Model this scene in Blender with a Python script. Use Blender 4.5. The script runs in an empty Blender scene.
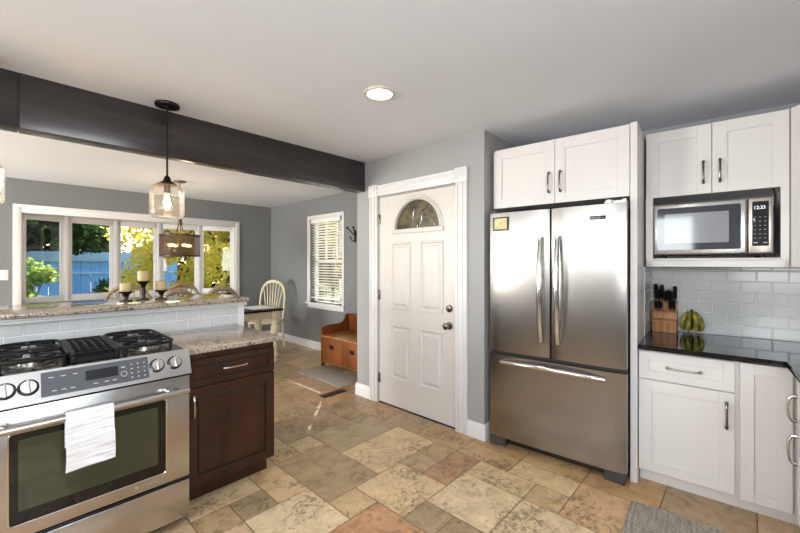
import bpy, bmesh, math, random
from mathutils import Vector, Matrix
C = bpy.context.scene.collection
PI = math.pi
random.seed(7)

# ------------------------------------------------------------------ camera
cam_d = bpy.data.cameras.new('camera'); cam = bpy.data.objects.new('camera', cam_d); C.objects.link(cam)
YAW = 43.1
cam.location = (0, 0, 1.40)
cam.rotation_euler = (math.radians(90), 0, math.radians(YAW - 90))
cam_d.sensor_width = 36.0
cam_d.lens = 374.0 / 800 * 36
cam_d.shift_y = -(266.5 - 263.0) / 800
cam_d.clip_start = 0.02
bpy.context.scene.camera = cam

# ------------------------------------------------------------------ world, sun, area lights, exposure
vs = bpy.context.scene.view_settings
vs.view_transform = 'Standard'; vs.look = 'None'; vs.gamma = 1.0; vs.use_curve_mapping = False
vs.exposure = 0.05
SUN_EL = math.radians(30); SUN_DIR = Vector((-.70, -.72, -math.tan(SUN_EL))).normalized()
w = bpy.data.worlds.new('sky'); bpy.context.scene.world = w; w.use_nodes = True
nt = w.node_tree; nt.nodes.clear()
sky = nt.nodes.new('ShaderNodeTexSky'); sky.sky_type = 'NISHITA'; sky.sun_disc = False
sky.sun_elevation = math.radians(35); sky.sun_rotation = math.atan2(.70, .72); sky.air_density = 1.0; sky.dust_density = 2.0
bg = nt.nodes.new('ShaderNodeBackground'); bg.inputs['Strength'].default_value = 0.7
out = nt.nodes.new('ShaderNodeOutputWorld')
nt.links.new(sky.outputs[0], bg.inputs['Color']); nt.links.new(bg.outputs[0], out.inputs['Surface'])

def light(name, kind, loc, aim, energy, color=(1, 1, 1), size=None, size_y=None, spot=None):
    d = bpy.data.lights.new(name, kind); d.energy = energy; d.color = color
    if kind == 'AREA':
        d.shape = 'RECTANGLE'; d.size = size; d.size_y = size_y or size
    elif kind in ('POINT', 'SPOT'):
        d.shadow_soft_size = size or .03
    if spot: d.spot_size = math.radians(spot); d.spot_blend = .6
    o = bpy.data.objects.new(name, d); C.objects.link(o); o.location = loc
    o.rotation_euler = (Vector(aim) - Vector(loc)).to_track_quat('-Z', 'Y').to_euler()
    return o
sun = light('sun', 'SUN', (8, 8, 8), Vector((8, 8, 8)) + SUN_DIR, 42.0, (1.0, .93, .80)); sun.data.angle = math.radians(.5)
# daylight through the window behind the camera; both west lights are added fill
light('daylight_kitchen_window', 'AREA', (-.35, -.80, 1.55), (.8, 2.0, 2.3), 50, (.91, .96, 1.0), 1.5, .9)
light('fill_kitchen_west', 'AREA', (-2.30, 1.0, 1.85), (1.8, 1.1, 2.2), 52, (.91, .96, 1.0), 2.0, .75)
light('fill_dining_west', 'AREA', (-3.95, 5.0, 1.3), (3.0, 4.9, 1.4), 330, (1.0, .99, .93), 2.4, 1.5)

# ------------------------------------------------------------------ helpers
def lin(c):
    c = c / 255.0
    return c / 12.92 if c <= .04045 else ((c + .055) / 1.055) ** 2.4
def S(r, g, b): return (lin(r), lin(g), lin(b), 1.0)

def newmat(name):
    m = bpy.data.materials.new(name); m.use_nodes = True
    n = m.node_tree.nodes; return m, n, m.node_tree.links, n['Principled BSDF']
def mat(name, col, rough=.5, metal=0.0, var=.04, vscale=6.0, bump=0.0, bscale=80.0, stretch=None, rvar=0.0, spec=.5, coat=0.0):
    """procedural paint / metal / plastic: slight noise in colour, roughness and surface"""
    m, n, l, p = newmat(name)
    p.inputs['Metallic'].default_value = metal; p.inputs['Roughness'].default_value = rough
    p.inputs['Specular IOR Level'].default_value = spec
    if coat: p.inputs['Coat Weight'].default_value = coat; p.inputs['Coat Roughness'].default_value = .05
    tc = n.new('ShaderNodeTexCoord'); mp = n.new('ShaderNodeMapping')
    if stretch: mp.inputs['Scale'].default_value = stretch
    l.new(tc.outputs['Object'], mp.inputs['Vector'])
    nz = n.new('ShaderNodeTexNoise'); nz.inputs['Scale'].default_value = vscale; nz.inputs['Detail'].default_value = 3
    l.new(mp.outputs[0], nz.inputs['Vector'])
    r = n.new('ShaderNodeValToRGB'); c = Vector(col[:3])
    r.color_ramp.elements[0].color = (*(c * (1 - var)), 1); r.color_ramp.elements[1].color = (*(c * (1 + var)), 1)
    r.color_ramp.elements[0].position = .3; r.color_ramp.elements[1].position = .7
    l.new(nz.outputs['Fac'], r.inputs['Fac']); l.new(r.outputs['Color'], p.inputs['Base Color'])
    if rvar:
        mr = n.new('ShaderNodeMapRange'); mr.inputs['To Min'].default_value = max(.02, rough - rvar); mr.inputs['To Max'].default_value = rough + rvar
        l.new(nz.outputs['Fac'], mr.inputs['Value']); l.new(mr.outputs[0], p.inputs['Roughness'])
    if bump:
        n2 = n.new('ShaderNodeTexNoise'); n2.inputs['Scale'].default_value = bscale; n2.inputs['Detail'].default_value = 4
        l.new(mp.outputs[0], n2.inputs['Vector'])
        b = n.new('ShaderNodeBump'); b.inputs['Strength'].default_value = bump; b.inputs['Distance'].default_value = .01
        l.new(n2.outputs['Fac'], b.inputs['Height']); l.new(b.outputs[0], p.inputs['Normal'])
    return m
def emit(name, col, strength):
    m, n, l, p = newmat(name)
    p.inputs['Base Color'].default_value = col; p.inputs['Emission Color'].default_value = col; p.inputs['Emission Strength'].default_value = strength
    return m
def glass(name, tint=(1, 1, 1, 1), refl=1.0, rough=0.02, ior=1.45, bubbles=0, milk=0.0):
    m, n, l, p = newmat(name); n.remove(p)
    t = n.new('ShaderNodeBsdfTransparent'); t.inputs[0].default_value = tint
    g = n.new('ShaderNodeBsdfGlossy'); g.inputs['Roughness'].default_value = rough
    f = n.new('ShaderNodeFresnel'); f.inputs['IOR'].default_value = ior
    mu = n.new('ShaderNodeMath'); mu.operation = 'MULTIPLY'; mu.inputs[1].default_value = refl; mu.use_clamp = True
    mx = n.new('ShaderNodeMixShader'); l.new(f.outputs[0], mu.inputs[0]); l.new(mu.outputs[0], mx.inputs[0])
    l.new(t.outputs[0], mx.inputs[1]); l.new(g.outputs[0], mx.inputs[2]); l.new(mx.outputs[0], n['Material Output'].inputs['Surface'])
    if milk:
        tl = n.new('ShaderNodeBsdfTranslucent'); tl.inputs[0].default_value = (.95, .95, .84, 1); m2 = n.new('ShaderNodeMixShader'); m2.inputs[0].default_value = milk
        l.new(mx.outputs[0], m2.inputs[1]); l.new(tl.outputs[0], m2.inputs[2]); l.new(m2.outputs[0], n['Material Output'].inputs['Surface'])
    if bubbles:
        tc = n.new('ShaderNodeTexCoord'); v = n.new('ShaderNodeTexVoronoi'); v.inputs['Scale'].default_value = bubbles
        l.new(tc.outputs['Object'], v.inputs['Vector'])
        b = n.new('ShaderNodeBump'); b.inputs['Strength'].default_value = .22; b.inputs['Distance'].default_value = .004
        l.new(v.outputs['Distance'], b.inputs['Height'])
        l.new(b.outputs[0], g.inputs['Normal']); l.new(b.outputs[0], f.inputs['Normal'])
    return m
def wood(name, c0, c1, rough=.4, scale=(1, 1, 12), nscale=3.0, spec=.5, bump=.05):
    m, n, l, p = newmat(name); p.inputs['Roughness'].default_value = rough; p.inputs['Specular IOR Level'].default_value = spec
    tc = n.new('ShaderNodeTexCoord'); mp = n.new('ShaderNodeMapping'); mp.inputs['Scale'].default_value = scale
    l.new(tc.outputs['Object'], mp.inputs['Vector'])
    nz = n.new('ShaderNodeTexNoise'); nz.inputs['Scale'].default_value = nscale; nz.inputs['Detail'].default_value = 6; nz.inputs['Distortion'].default_value = .6
    l.new(mp.outputs[0], nz.inputs['Vector'])
    r = n.new('ShaderNodeValToRGB'); r.color_ramp.elements[0].color = c0; r.color_ramp.elements[1].color = c1
    r.color_ramp.elements[0].position = .32; r.color_ramp.elements[1].position = .68
    l.new(nz.outputs['Fac'], r.inputs[0]); l.new(r.outputs[0], p.inputs['Base Color'])
    b = n.new('ShaderNodeBump'); b.inputs['Strength'].default_value = bump; b.inputs['Distance'].default_value = .01
    l.new(nz.outputs['Fac'], b.inputs['Height']); l.new(b.outputs[0], p.inputs['Normal'])
    return m
def granite(name, stops, scale=60, rough=.12, big=6):
    m, n, l, p = newmat(name); p.inputs['Roughness'].default_value = rough
    tc = n.new('ShaderNodeTexCoord')
    n1 = n.new('ShaderNodeTexNoise'); n1.inputs['Scale'].default_value = scale; n1.inputs['Detail'].default_value = 5; n1.inputs['Roughness'].default_value = .75
    n2 = n.new('ShaderNodeTexNoise'); n2.inputs['Scale'].default_value = big; n2.inputs['Detail'].default_value = 3
    l.new(tc.outputs['Object'], n1.inputs['Vector']); l.new(tc.outputs['Object'], n2.inputs['Vector'])
    ma = n.new('ShaderNodeMath'); ma.operation = 'MULTIPLY_ADD'; ma.inputs[1].default_value = .35
    mb = n.new('ShaderNodeMath'); mb.operation = 'SUBTRACT'; mb.inputs[1].default_value = .175
    l.new(n2.outputs['Fac'], ma.inputs[0]); l.new(n1.outputs['Fac'], ma.inputs[2]); l.new(ma.outputs[0], mb.inputs[0])
    r = n.new('ShaderNodeValToRGB'); e = r.color_ramp.elements
    while len(e) < len(stops): e.new(.5)
    for i, (pos, c) in enumerate(stops): e[i].position = pos; e[i].color = c
    l.new(mb.outputs[0], r.inputs[0]); l.new(r.outputs[0], p.inputs['Base Color'])
    return m

# --- mesh primitives (all add to a bmesh)
def NB(): return bmesh.new()
def box(bm, x0, x1, y0, y1, z0, z1, bev=0.0, seg=2):
    r = bmesh.ops.create_cube(bm, size=1.0)
    for v in r['verts']:
        v.co = Vector(((x0 + x1) / 2 + v.co.x * (x1 - x0), (y0 + y1) / 2 + v.co.y * (y1 - y0), (z0 + z1) / 2 + v.co.z * (z1 - z0)))
    if bev > 0:
        es = list({e for v in r['verts'] for e in v.link_edges})
        bmesh.ops.bevel(bm, geom=es, offset=bev, segments=seg, affect='EDGES', profile=.5)
    return bm
def _frame(d):
    d = d.normalized(); a = Vector((0, 0, 1)) if abs(d.z) < .9 else Vector((1, 0, 0))
    u = d.cross(a).normalized(); return u, d.cross(u).normalized()
def tube(bm, pts, r, seg=8, cap=True, closed=False):
    pts = [Vector(p) for p in pts]; n = len(pts)
    rs = r if isinstance(r, (list, tuple)) else [r] * n
    rings = []; u = None
    for i, p in enumerate(pts):
        if closed: d = pts[(i + 1) % n] - pts[i - 1]
        else: d = pts[min(i + 1, n - 1)] - pts[max(i - 1, 0)]
        if u is None: u, v = _frame(d)
        else:
            d = d.normalized(); u = (u - d * u.dot(d)).normalized(); v = d.cross(u)
        rings.append([bm.verts.new(p + (u * math.cos(2 * PI * k / seg) + v * math.sin(2 * PI * k / seg)) * rs[i]) for k in range(seg)])
    for i in range(n if closed else n - 1):
        A, B = rings[i], rings[(i + 1) % n]
        for k in range(seg): bm.faces.new((A[k], A[(k + 1) % seg], B[(k + 1) % seg], B[k]))
    if cap and not closed:
        bm.faces.new(rings[0][::-1]); bm.faces.new(rings[-1])
    return bm
def cyl(bm, p0, p1, r, seg=20): return tube(bm, [p0, p1], r, seg)
def lathe(bm, prof, c=(0, 0, 0), seg=24, axis='z', capb=True, capt=True):
    c = Vector(c); rings = []
    for r, h in prof:
        ring = []
        for k in range(seg):
            a = 2 * PI * k / seg; x, y = r * math.cos(a), r * math.sin(a)
            ring.append(bm.verts.new(c + (Vector((x, y, h)) if axis == 'z' else Vector((x, -h, y)) if axis == 'y' else Vector((h, x, y)))))
        rings.append(ring)
    for A, B in zip(rings, rings[1:]):
        for k in range(seg): bm.faces.new((A[k], A[(k + 1) % seg], B[(k + 1) % seg], B[k]))
    if capb: bm.faces.new(rings[0][::-1])
    if capt: bm.faces.new(rings[-1])
    return bm
def prism(bm, poly, a0, a1, plane='xz'):
    """extrude a 2-D outline; plane xz -> along y, yz -> along x, xy -> along z"""
    f = {'xz': lambda p, a: (p[0], a, p[1]), 'yz': lambda p, a: (a, p[0], p[1]), 'xy': lambda p, a: (p[0], p[1], a)}[plane]
    A = [bm.verts.new(f(p, a0)) for p in poly]; B = [bm.verts.new(f(p, a1)) for p in poly]; n = len(poly)
    bm.faces.new(A[::-1]); bm.faces.new(B)
    for i in range(n): bm.faces.new((A[i], A[(i + 1) % n], B[(i + 1) % n], B[i]))
    return bm
def grid(bm, fn, nu, nv):
    V = [[bm.verts.new(fn(i / nu, j / nv)) for j in range(nv + 1)] for i in range(nu + 1)]
    for i in range(nu):
        for j in range(nv): bm.faces.new((V[i][j], V[i + 1][j], V[i + 1][j + 1], V[i][j + 1]))
    return bm
def xform(bm, M, start=0):
    bm.verts.ensure_lookup_table()
    for v in list(bm.verts)[start:]: v.co = M @ v.co
    return bm

OFF = {}
def obj(name, bm, m, parent=None, label=None, smooth=35):
    if parent is not None and parent in OFF:
        o0 = OFF[parent]
        for v in bm.verts: v.co -= o0
    bmesh.ops.recalc_face_normals(bm, faces=bm.faces[:])
    me = bpy.data.meshes.new(name); bm.to_mesh(me); bm.free()
    if m: me.materials.append(m)
    if smooth:
        for p in me.polygons: p.use_smooth = True
        me.set_sharp_from_angle(angle=math.radians(smooth))
    o = bpy.data.objects.new(name, me); C.objects.link(o)
    if parent is not None:
        o.parent = parent
        if parent in OFF: OFF[o] = OFF[parent]
    if label: o['label'] = label
    return o
def tag(o, label, cat, group=None, kind=None):
    o['label'] = label; o['category'] = cat
    if group: o['group'] = group
    if kind: o['kind'] = kind
    return o
def thing(name, label, cat, loc=(0, 0, 0), rotz=0.0, group=None, off=None):
    o = bpy.data.objects.new(name, None); C.objects.link(o); o.empty_display_size = .1
    o.location = loc; o.rotation_euler = (0, 0, rotz); tag(o, label, cat, group)
    if off is not None: OFF[o] = Vector(off)
    return o
def recenter(o):
    """move a top-level mesh's origin to the middle of its base"""
    vs_ = [v.co.copy() for v in o.data.vertices]
    b = Vector(((min(v.x for v in vs_) + max(v.x for v in vs_)) / 2, (min(v.y for v in vs_) + max(v.y for v in vs_)) / 2, min(v.z for v in vs_)))
    for v in o.data.vertices: v.co -= b
    o.location = o.matrix_world @ b if False else Vector(o.location) + Matrix.Rotation(o.rotation_euler.z, 3, 'Z') @ b
    return o
def single(name, bm, m, label, cat, group=None, frame=None, smooth=35, kind=None):
    o = obj(name, bm, m, None, smooth=smooth)
    if frame: o.location = frame[0]; o.rotation_euler = (0, 0, frame[1])
    recenter(o); return tag(o, label, cat, group, kind)
def struct(name, bm, m, parent=None, smooth=35, frame=None):
    o = obj(name, bm, m, parent, smooth=smooth)
    if parent is None:
        o['kind'] = 'structure'
        if frame: o.location = frame[0]; o.rotation_euler = (0, 0, frame[1])
    return o
def copy_tree(o, parent=None):
    c = o.copy(); C.objects.link(c); c.parent = parent
    for ch in list(o.children): copy_tree(ch, c)
    return c

# frames: the kitchen run on the right stands four degrees off the entry wall
TH = math.radians(4); RO = Vector((2.60, 1.49, 0)); RD = Vector((math.sin(TH), -math.cos(TH), 0)); RB = Vector((math.cos(TH), math.sin(TH), 0)); RROT = math.radians(-86)
def RW(s, y, z=0): return RO + RD * s + RB * y + Vector((0, 0, z))
def rthing(name, label, cat, s, y, z=0, group=None):
    return thing(name, label, cat, RW(s, y, z), RROT, group, off=(s, y, z))
RFRAME = (RO, RROT)

# ------------------------------------------------------------------ materials
M = {}
M['wall'] = mat('grey wall paint', S(160, 159, 158), .6, var=.02, vscale=3, bump=.03, bscale=220)
M['wall_dark'] = mat('slate grey wall paint', S(126, 127, 128), .6, var=.02, vscale=3, bump=.03, bscale=220)
M['ceiling'] = mat('white ceiling paint', S(225, 229, 235), .8, var=.015, vscale=2, bump=.02, bscale=150)
M['trim'] = mat('white gloss trim', S(226, 223, 221), .32, var=.01)
M['cab'] = mat('white cabinet lacquer', S(224, 219, 215), .33, var=.012)
M['door'] = mat('off white door paint', S(213, 206, 200), .38, var=.012)
M['steel'] = mat('brushed stainless steel', S(196, 192, 188), .27, 1.0, var=.008, vscale=5, stretch=(.4, 90, 90))
M['steel_v'] = mat('brushed stainless appliance skin', S(158, 153, 149), .27, 1.0, var=.006, vscale=4, stretch=(90, 90, .6))
_p = M['steel_v'].node_tree.nodes['Principled BSDF']; _p.inputs['Anisotropic'].default_value = .7
_t = M['steel_v'].node_tree.nodes.new('ShaderNodeTangent'); _t.direction_type = 'RADIAL'; _t.axis = 'Z'; M['steel_v'].node_tree.links.new(_t.outputs[0], _p.inputs['Tangent'])
M['chrome'] = mat('polished steel', S(225, 222, 218), .12, 1.0, var=.02)
M['nickel'] = mat('satin nickel', S(190, 184, 176), .22, 1.0, var=.03)
M['pewter'] = mat('dark pewter', S(120, 112, 104), .25, 1.0, var=.06)
M['black'] = mat('black enamel', S(18, 18, 19), .22, var=.1)
M['iron'] = mat('cast iron', S(13, 13, 14), .5, spec=.3, var=.15, bump=.05, bscale=200)
M['blackglass'] = mat('black glass', S(12, 12, 13), .05, var=.05)
M['ovenglass'] = mat('oven door glass', S(50, 56, 38), .04, var=.1, coat=.6)  # green tint puts the outdoor reflection into the glass colour
M['grey_plastic'] = mat('grey plastic', S(66, 65, 64), .4, var=.05)
M['rubber'] = mat('black rubber', S(20, 20, 20), .5)
M['darkwood'] = wood('espresso stained maple', S(40, 20, 12), S(66, 34, 20), .33, (1, 1, .25), 7, bump=.02)
M['darkgap'] = mat('black glaze line', S(16, 10, 8), .5)
M['beam'] = wood('dark brown beam wood', S(46, 41, 40), S(60, 54, 52), .22, (.5, 4, 4), 4, bump=.05)
M['granite'] = granite('beige granite', [(.35, S(42, 34, 32)), (.42, S(122, 104, 88)), (.48, S(172, 158, 140)), (.54, S(190, 180, 164)), (.60, S(150, 128, 108)), (.67, S(74, 60, 54))], 75, .10, 9)
M['blackgranite'] = granite('black granite', [(.35, S(14, 14, 16)), (.6, S(26, 27, 29)), (.75, S(70, 72, 74))], 160, .06, 20)
M['tile'] = mat('pale grey glass tile', S(207, 207, 204), .2, var=.05, vscale=5, coat=.12)
M['grout'] = mat('white grout', S(232, 232, 230), .8)
M['cream'] = mat('cream chair paint', S(224, 212, 180), .45, var=.04)
M['tan'] = wood('chair wood in backlit tan', S(120, 104, 82), S(158, 140, 114), .5, (1, 1, 6), 5)  # brown of the backlit chairs, shade put into the wood colour
M['tabletop'] = wood('black brown table top', S(24, 20, 19), S(38, 31, 28), .15, (.3, 3, 3), 4)
M['bench'] = wood('honey oak', S(108, 58, 26), S(148, 84, 40), .38, (1, 1, .35), 6)
M['bamboo'] = wood('bamboo block wood', S(150, 92, 52), S(196, 136, 84), .45, (8, 8, .8), 4)
M['bronze'] = mat('oil rubbed bronze', S(52, 42, 36), .35, .8, var=.1)
M['brass'] = mat('antique brass', S(120, 100, 70), .3, .9, var=.08)
M['wax'] = mat('ivory candle wax', S(184, 162, 118), .5, var=.05)
M['plate'] = mat('white wall plate', S(240, 239, 236), .4)
M['blind'] = mat('white blind slats', S(240, 240, 236), .5, var=.01)
def blindmat():
    m, n, l, p = newmat('white blind slat'); p.inputs['Roughness'].default_value = .5; p.inputs['Base Color'].default_value = S(244, 243, 238)
    t = n.new('ShaderNodeBsdfTranslucent'); t.inputs[0].default_value = S(244, 240, 226); mx = n.new('ShaderNodeMixShader'); mx.inputs[0].default_value = .4
    l.new(p.outputs[0], mx.inputs[1]); l.new(t.outputs[0], mx.inputs[2]); l.new(mx.outputs[0], n['Material Output'].inputs['Surface']); return m
M['slat'] = blindmat()
M['glass'] = glass('window glass', refl=.9)
M['jar'] = glass('seeded pendant glass', (1, 1, 1, 1), .6, .05, 1.3, bubbles=45, milk=.03)
M['bulbglass'] = glass('bulb glass', (1, .93, .8, 1), 1.0)
M['filament'] = emit('glowing filament', S(255, 168, 84), 22)
M['warmbulb'] = emit('warm candle bulb', S(255, 190, 120), 14)
M['lens'] = emit('frosted lamp lens', S(255, 238, 205), 5.0)
M['tick'] = mat('white printed ink', S(200, 200, 198), .5)
M['display'] = emit('microwave digits', S(225, 235, 240), 1.2)

def travertine():
    m, n, l, p = newmat('travertine tiles'); p.inputs['Roughness'].default_value = .3
    at = n.new('ShaderNodeAttribute'); at.attribute_name = 'tile_colour'
    tc = n.new('ShaderNodeTexCoord'); off = n.new('ShaderNodeVectorMath'); off.operation = 'MULTIPLY_ADD'
    off.inputs[1].default_value = (37, 53, 71)
    l.new(at.outputs['Color'], off.inputs[0]); l.new(tc.outputs['Object'], off.inputs[2])   # every tile gets its own piece of stone
    n1 = n.new('ShaderNodeTexNoise'); n1.inputs['Scale'].default_value = 7.5; n1.inputs['Detail'].default_value = 9; n1.inputs['Roughness'].default_value = .74; n1.inputs['Distortion'].default_value = .9
    l.new(off.outputs[0], n1.inputs['Vector'])
    r = n.new('ShaderNodeValToRGB'); e = r.color_ramp.elements
    e[0].position = .30; e[0].color = (.52, .46, .38, 1); e[1].position = .68; e[1].color = (1.22, 1.22, 1.21, 1)
    k = e.new(.47); k.color = (.95, .93, .9, 1)
    l.new(n1.outputs['Fac'], r.inputs[0])
    mx = n.new('ShaderNodeMix'); mx.data_type = 'RGBA'; mx.blend_type = 'MULTIPLY'; mx.inputs['Factor'].default_value = 1.0
    l.new(at.outputs['Color'], mx.inputs['A']); l.new(r.outputs[0], mx.inputs['B'])
    # pits and dark veins
    n2 = n.new('ShaderNodeTexNoise'); n2.inputs['Scale'].default_value = 34; n2.inputs['Detail'].default_value = 7; n2.inputs['Roughness'].default_value = .74
    l.new(off.outputs[0], n2.inputs['Vector'])
    n3 = n.new('ShaderNodeTexNoise'); n3.inputs['Scale'].default_value = 3.0; n3.inputs['Detail'].default_value = 2
    l.new(off.outputs[0], n3.inputs['Vector'])
    ad = n.new('ShaderNodeMath'); ad.operation = 'MULTIPLY_ADD'; ad.inputs[1].default_value = .55
    l.new(n3.outputs['Fac'], ad.inputs[0]); l.new(n2.outputs['Fac'], ad.inputs[2])
    r2 = n.new('ShaderNodeValToRGB'); r2.color_ramp.elements[0].position = .575; r2.color_ramp.elements[0].color = (1, 1, 1, 1); r2.color_ramp.elements[1].position = .63; r2.color_ramp.elements[1].color = (0, 0, 0, 1)
    mm = n.new('ShaderNodeMath'); mm.operation = 'SUBTRACT'; mm.inputs[1].default_value = .27
    l.new(ad.outputs[0], mm.inputs[0])
    l.new(mm.outputs[0], r2.inputs[0])
    mx2 = n.new('ShaderNodeMix'); mx2.data_type = 'RGBA'; mx2.blend_type = 'MIX'
    inv = n.new('ShaderNodeMath'); inv.operation = 'SUBTRACT'; inv.inputs[0].default_value = 1.0
    l.new(r2.outputs[0], inv.inputs[1]); sc = n.new('ShaderNodeMath'); sc.operation = 'MULTIPLY'; sc.inputs[1].default_value = .6
    l.new(inv.outputs[0], sc.inputs[0]); l.new(sc.outputs[0], mx2.inputs['Factor'])
    l.new(mx.outputs['Result'], mx2.inputs['A']); mx2.inputs['B'].default_value = S(96, 74, 50)
    l.new(mx2.outputs['Result'], p.inputs['Base Color'])
    b = n.new('ShaderNodeBump'); b.inputs['Strength'].default_value = .25; b.inputs['Distance'].default_value = .004
    l.new(r2.outputs[0], b.inputs['Height']); l.new(b.outputs[0], p.inputs['Normal'])
    mr = n.new('ShaderNodeMapRange'); mr.inputs['To Min'].default_value = .24; mr.inputs['To Max'].default_value = .48
    l.new(n1.outputs['Fac'], mr.inputs['Value']); l.new(mr.outputs[0], p.inputs['Roughness'])
    return m
M['floor'] = travertine()
def rugmat(name, ang):
    m, n, l, p = newmat(name); p.inputs['Roughness'].default_value = .95
    tc = n.new('ShaderNodeTexCoord'); mp = n.new('ShaderNodeMapping'); mp.inputs['Rotation'].default_value = (0, 0, ang)
    l.new(tc.outputs['Object'], mp.inputs['Vector'])
    wv = n.new('ShaderNodeTexWave'); wv.inputs['Scale'].default_value = 14; wv.inputs['Distortion'].default_value = 1.5; wv.inputs['Detail'].default_value = 3
    wv.inputs['Detail Scale'].default_value = 3
    l.new(mp.outputs[0], wv.inputs['Vector'])
    mp2 = n.new('ShaderNodeMapping'); mp2.inputs['Rotation'].default_value = (0, 0, ang); mp2.inputs['Scale'].default_value = (40, 4, 1)
    l.new(tc.outputs['Object'], mp2.inputs['Vector'])
    nz = n.new('ShaderNodeTexNoise'); nz.inputs['Scale'].default_value = 2; nz.inputs['Detail'].default_value = 4; l.new(mp2.outputs[0], nz.inputs['Vector'])
    a = n.new('ShaderNodeMath'); a.operation = 'MULTIPLY_ADD'; a.inputs[1].default_value = .35
    l.new(wv.outputs['Fac'], a.inputs[0]); l.new(nz.outputs['Fac'], a.inputs[2])
    r = n.new('ShaderNodeValToRGB'); r.color_ramp.elements[0].position = .35; r.color_ramp.elements[1].position = .95
    r.color_ramp.elements[0].color = S(112, 106, 98); r.color_ramp.elements[1].color = S(192, 184, 170)
    l.new(a.outputs[0], r.inputs[0]); l.new(r.outputs[0], p.inputs['Base Color'])
    b = n.new('ShaderNodeBump'); b.inputs['Strength'].default_value = .6; b.inputs['Distance'].default_value = .01
    l.new(a.outputs[0], b.inputs['Height']); l.new(b.outputs[0], p.inputs['Normal'])
    return m

# ------------------------------------------------------------------ room shell
H = 2.45
# floor: travertine in four sizes on an 8 inch grid
def build_floor():
    U = .2032; X0, Y0 = 1.31, 1.80
    pal = [S(206, 178, 142), S(196, 164, 126), S(180, 154, 120), S(214, 190, 156), S(194, 156, 118), S(172, 148, 116), S(202, 174, 136), S(186, 158, 122)]
    fixed = [(0, 0, 2, 3, S(176, 150, 114)), (2, 0, 3, 2, S(214, 186, 144)), (1, -2, 2, 2, S(218, 190, 148)), (3, -1, 1, 1, S(180, 154, 118)), (3, -2, 2, 1, S(184, 144, 106)),
             (2, -4, 2, 2, S(222, 198, 160)), (1, -3, 1, 1, S(170, 148, 114)), (-1, -3, 2, 2, S(202, 154, 114)), (0, -1, 1, 1, S(208, 178, 134)), (-2, -1, 2, 2, S(226, 202, 164)),
             (-1, 1, 1, 2, S(212, 180, 138)), (-2, 1, 1, 1, S(166, 146, 114)), (-3, 2, 2, 1, S(208, 184, 146)), (1, 3, 1, 1, S(194, 172, 134)), (0, 3, 1, 2, S(204, 178, 134)),
             (2, 2, 3, 2, S(176, 154, 120)), (5, -1, 2, 2, S(190, 156, 114)), (4, -1, 1, 1, S(186, 156, 114)), (4, -7, 2, 2, S(210, 172, 128)), (5, -5, 1, 2, S(216, 188, 142)), (6, -5, 1, 2, S(202, 168, 122)),
             (6, -3, 1, 2, S(184, 150, 110)), (4, -4, 1, 2, S(214, 188, 144)), (4, -5, 1, 1, S(204, 174, 128)), (2, -6, 2, 2, S(222, 198, 160)), (5, -3, 1, 2, S(196, 162, 118)), (6, -7, 2, 2, S(188, 152, 108))]
    gx0, gx1, gy0, gy1 = -20, 12, -16, 26
    occ = {}; tiles = []
    def put(x, y, a, b, c):
        for i in range(x, x + a):
            for j in range(y, y + b): occ[(i, j)] = 1
        tiles.append((x, y, a, b, c))
    for t in fixed: put(*t)
    rnd = random.Random(11)
    for j in range(gy0, gy1):
        for i in range(gx0, gx1):
            if (i, j) in occ: continue
            sizes = [(2, 3), (3, 2), (2, 2), (2, 2), (1, 2), (2, 1)]; rnd.shuffle(sizes)
            for a, b in sizes + [(1, 1)]:
                if all((i + p, j + q) not in occ for p in range(a) for q in range(b)):
                    c = rnd.choice(pal); k = rnd.uniform(.9, 1.08)
                    put(i, j, a, b, (c[0] * k, c[1] * k, c[2] * k, 1)); break
    bm = NB(); lay = bm.faces.layers.float_color.new('tile_colour')
    g = .0022
    for x, y, a, b, c in tiles:
        x0, x1, y0, y1 = X0 + x * U + g, X0 + (x + a) * U - g, Y0 + y * U + g, Y0 + (y + b) * U - g
        x1 = min(x1, 3.6); y1 = min(y1, 6.7)
        if x0 >= x1 or y0 >= y1: continue
        q = .003
        lo = [bm.verts.new(v) for v in ((x0, y0, -.003), (x1, y0, -.003), (x1, y1, -.003), (x0, y1, -.003))]
        hi = [bm.verts.new(v) for v in ((x0 + q, y0 + q, 0), (x1 - q, y0 + q, 0), (x1 - q, y1 - q, 0), (x0 + q, y1 - q, 0))]
        fs = [bm.faces.new(hi)] + [bm.faces.new((lo[k], lo[(k + 1) % 4], hi[(k + 1) % 4], hi[k])) for k in range(4)]
        for f in fs: f[lay] = c
    r = bmesh.ops.create_cube(bm, size=1.0)
    for v in r['verts']: v.co = Vector((-.35 + v.co.x * 7.9, 2.7 + v.co.y * 8.0, -.052 + v.co.z * .1))
    for f in {f for v in r['verts'] for f in v.link_faces}: f[lay] = S(128, 104, 74)
    return struct('floor', bm, M['floor'], smooth=0)
build_floor()
struct('ceiling', box(NB(), -4.3, 3.75, -1.1, 6.9, H, H + .12), M['ceiling'])
# entry wall with the door opening, and its return beside the fridge
DY0, DY1, DZ = 1.795, 2.735, 2.065
bm = NB()
box(bm, 2.607, 2.74, 1.53, DY0, 0, H); box(bm, 2.607, 2.74, DY1, 3.065, 0, H); box(bm, 2.607, 2.74, DY0, DY1, DZ, H); box(bm, 2.74, 3.60, 1.53, 1.64, 0, H)
struct('wall_entry', bm, M['wall'], smooth=0)
bm = NB(); box(bm, 2.74, 3.60, 2.95, 3.065, 0, H); struct('wall_alcove', bm, M['wall_dark'], smooth=0)
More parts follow.
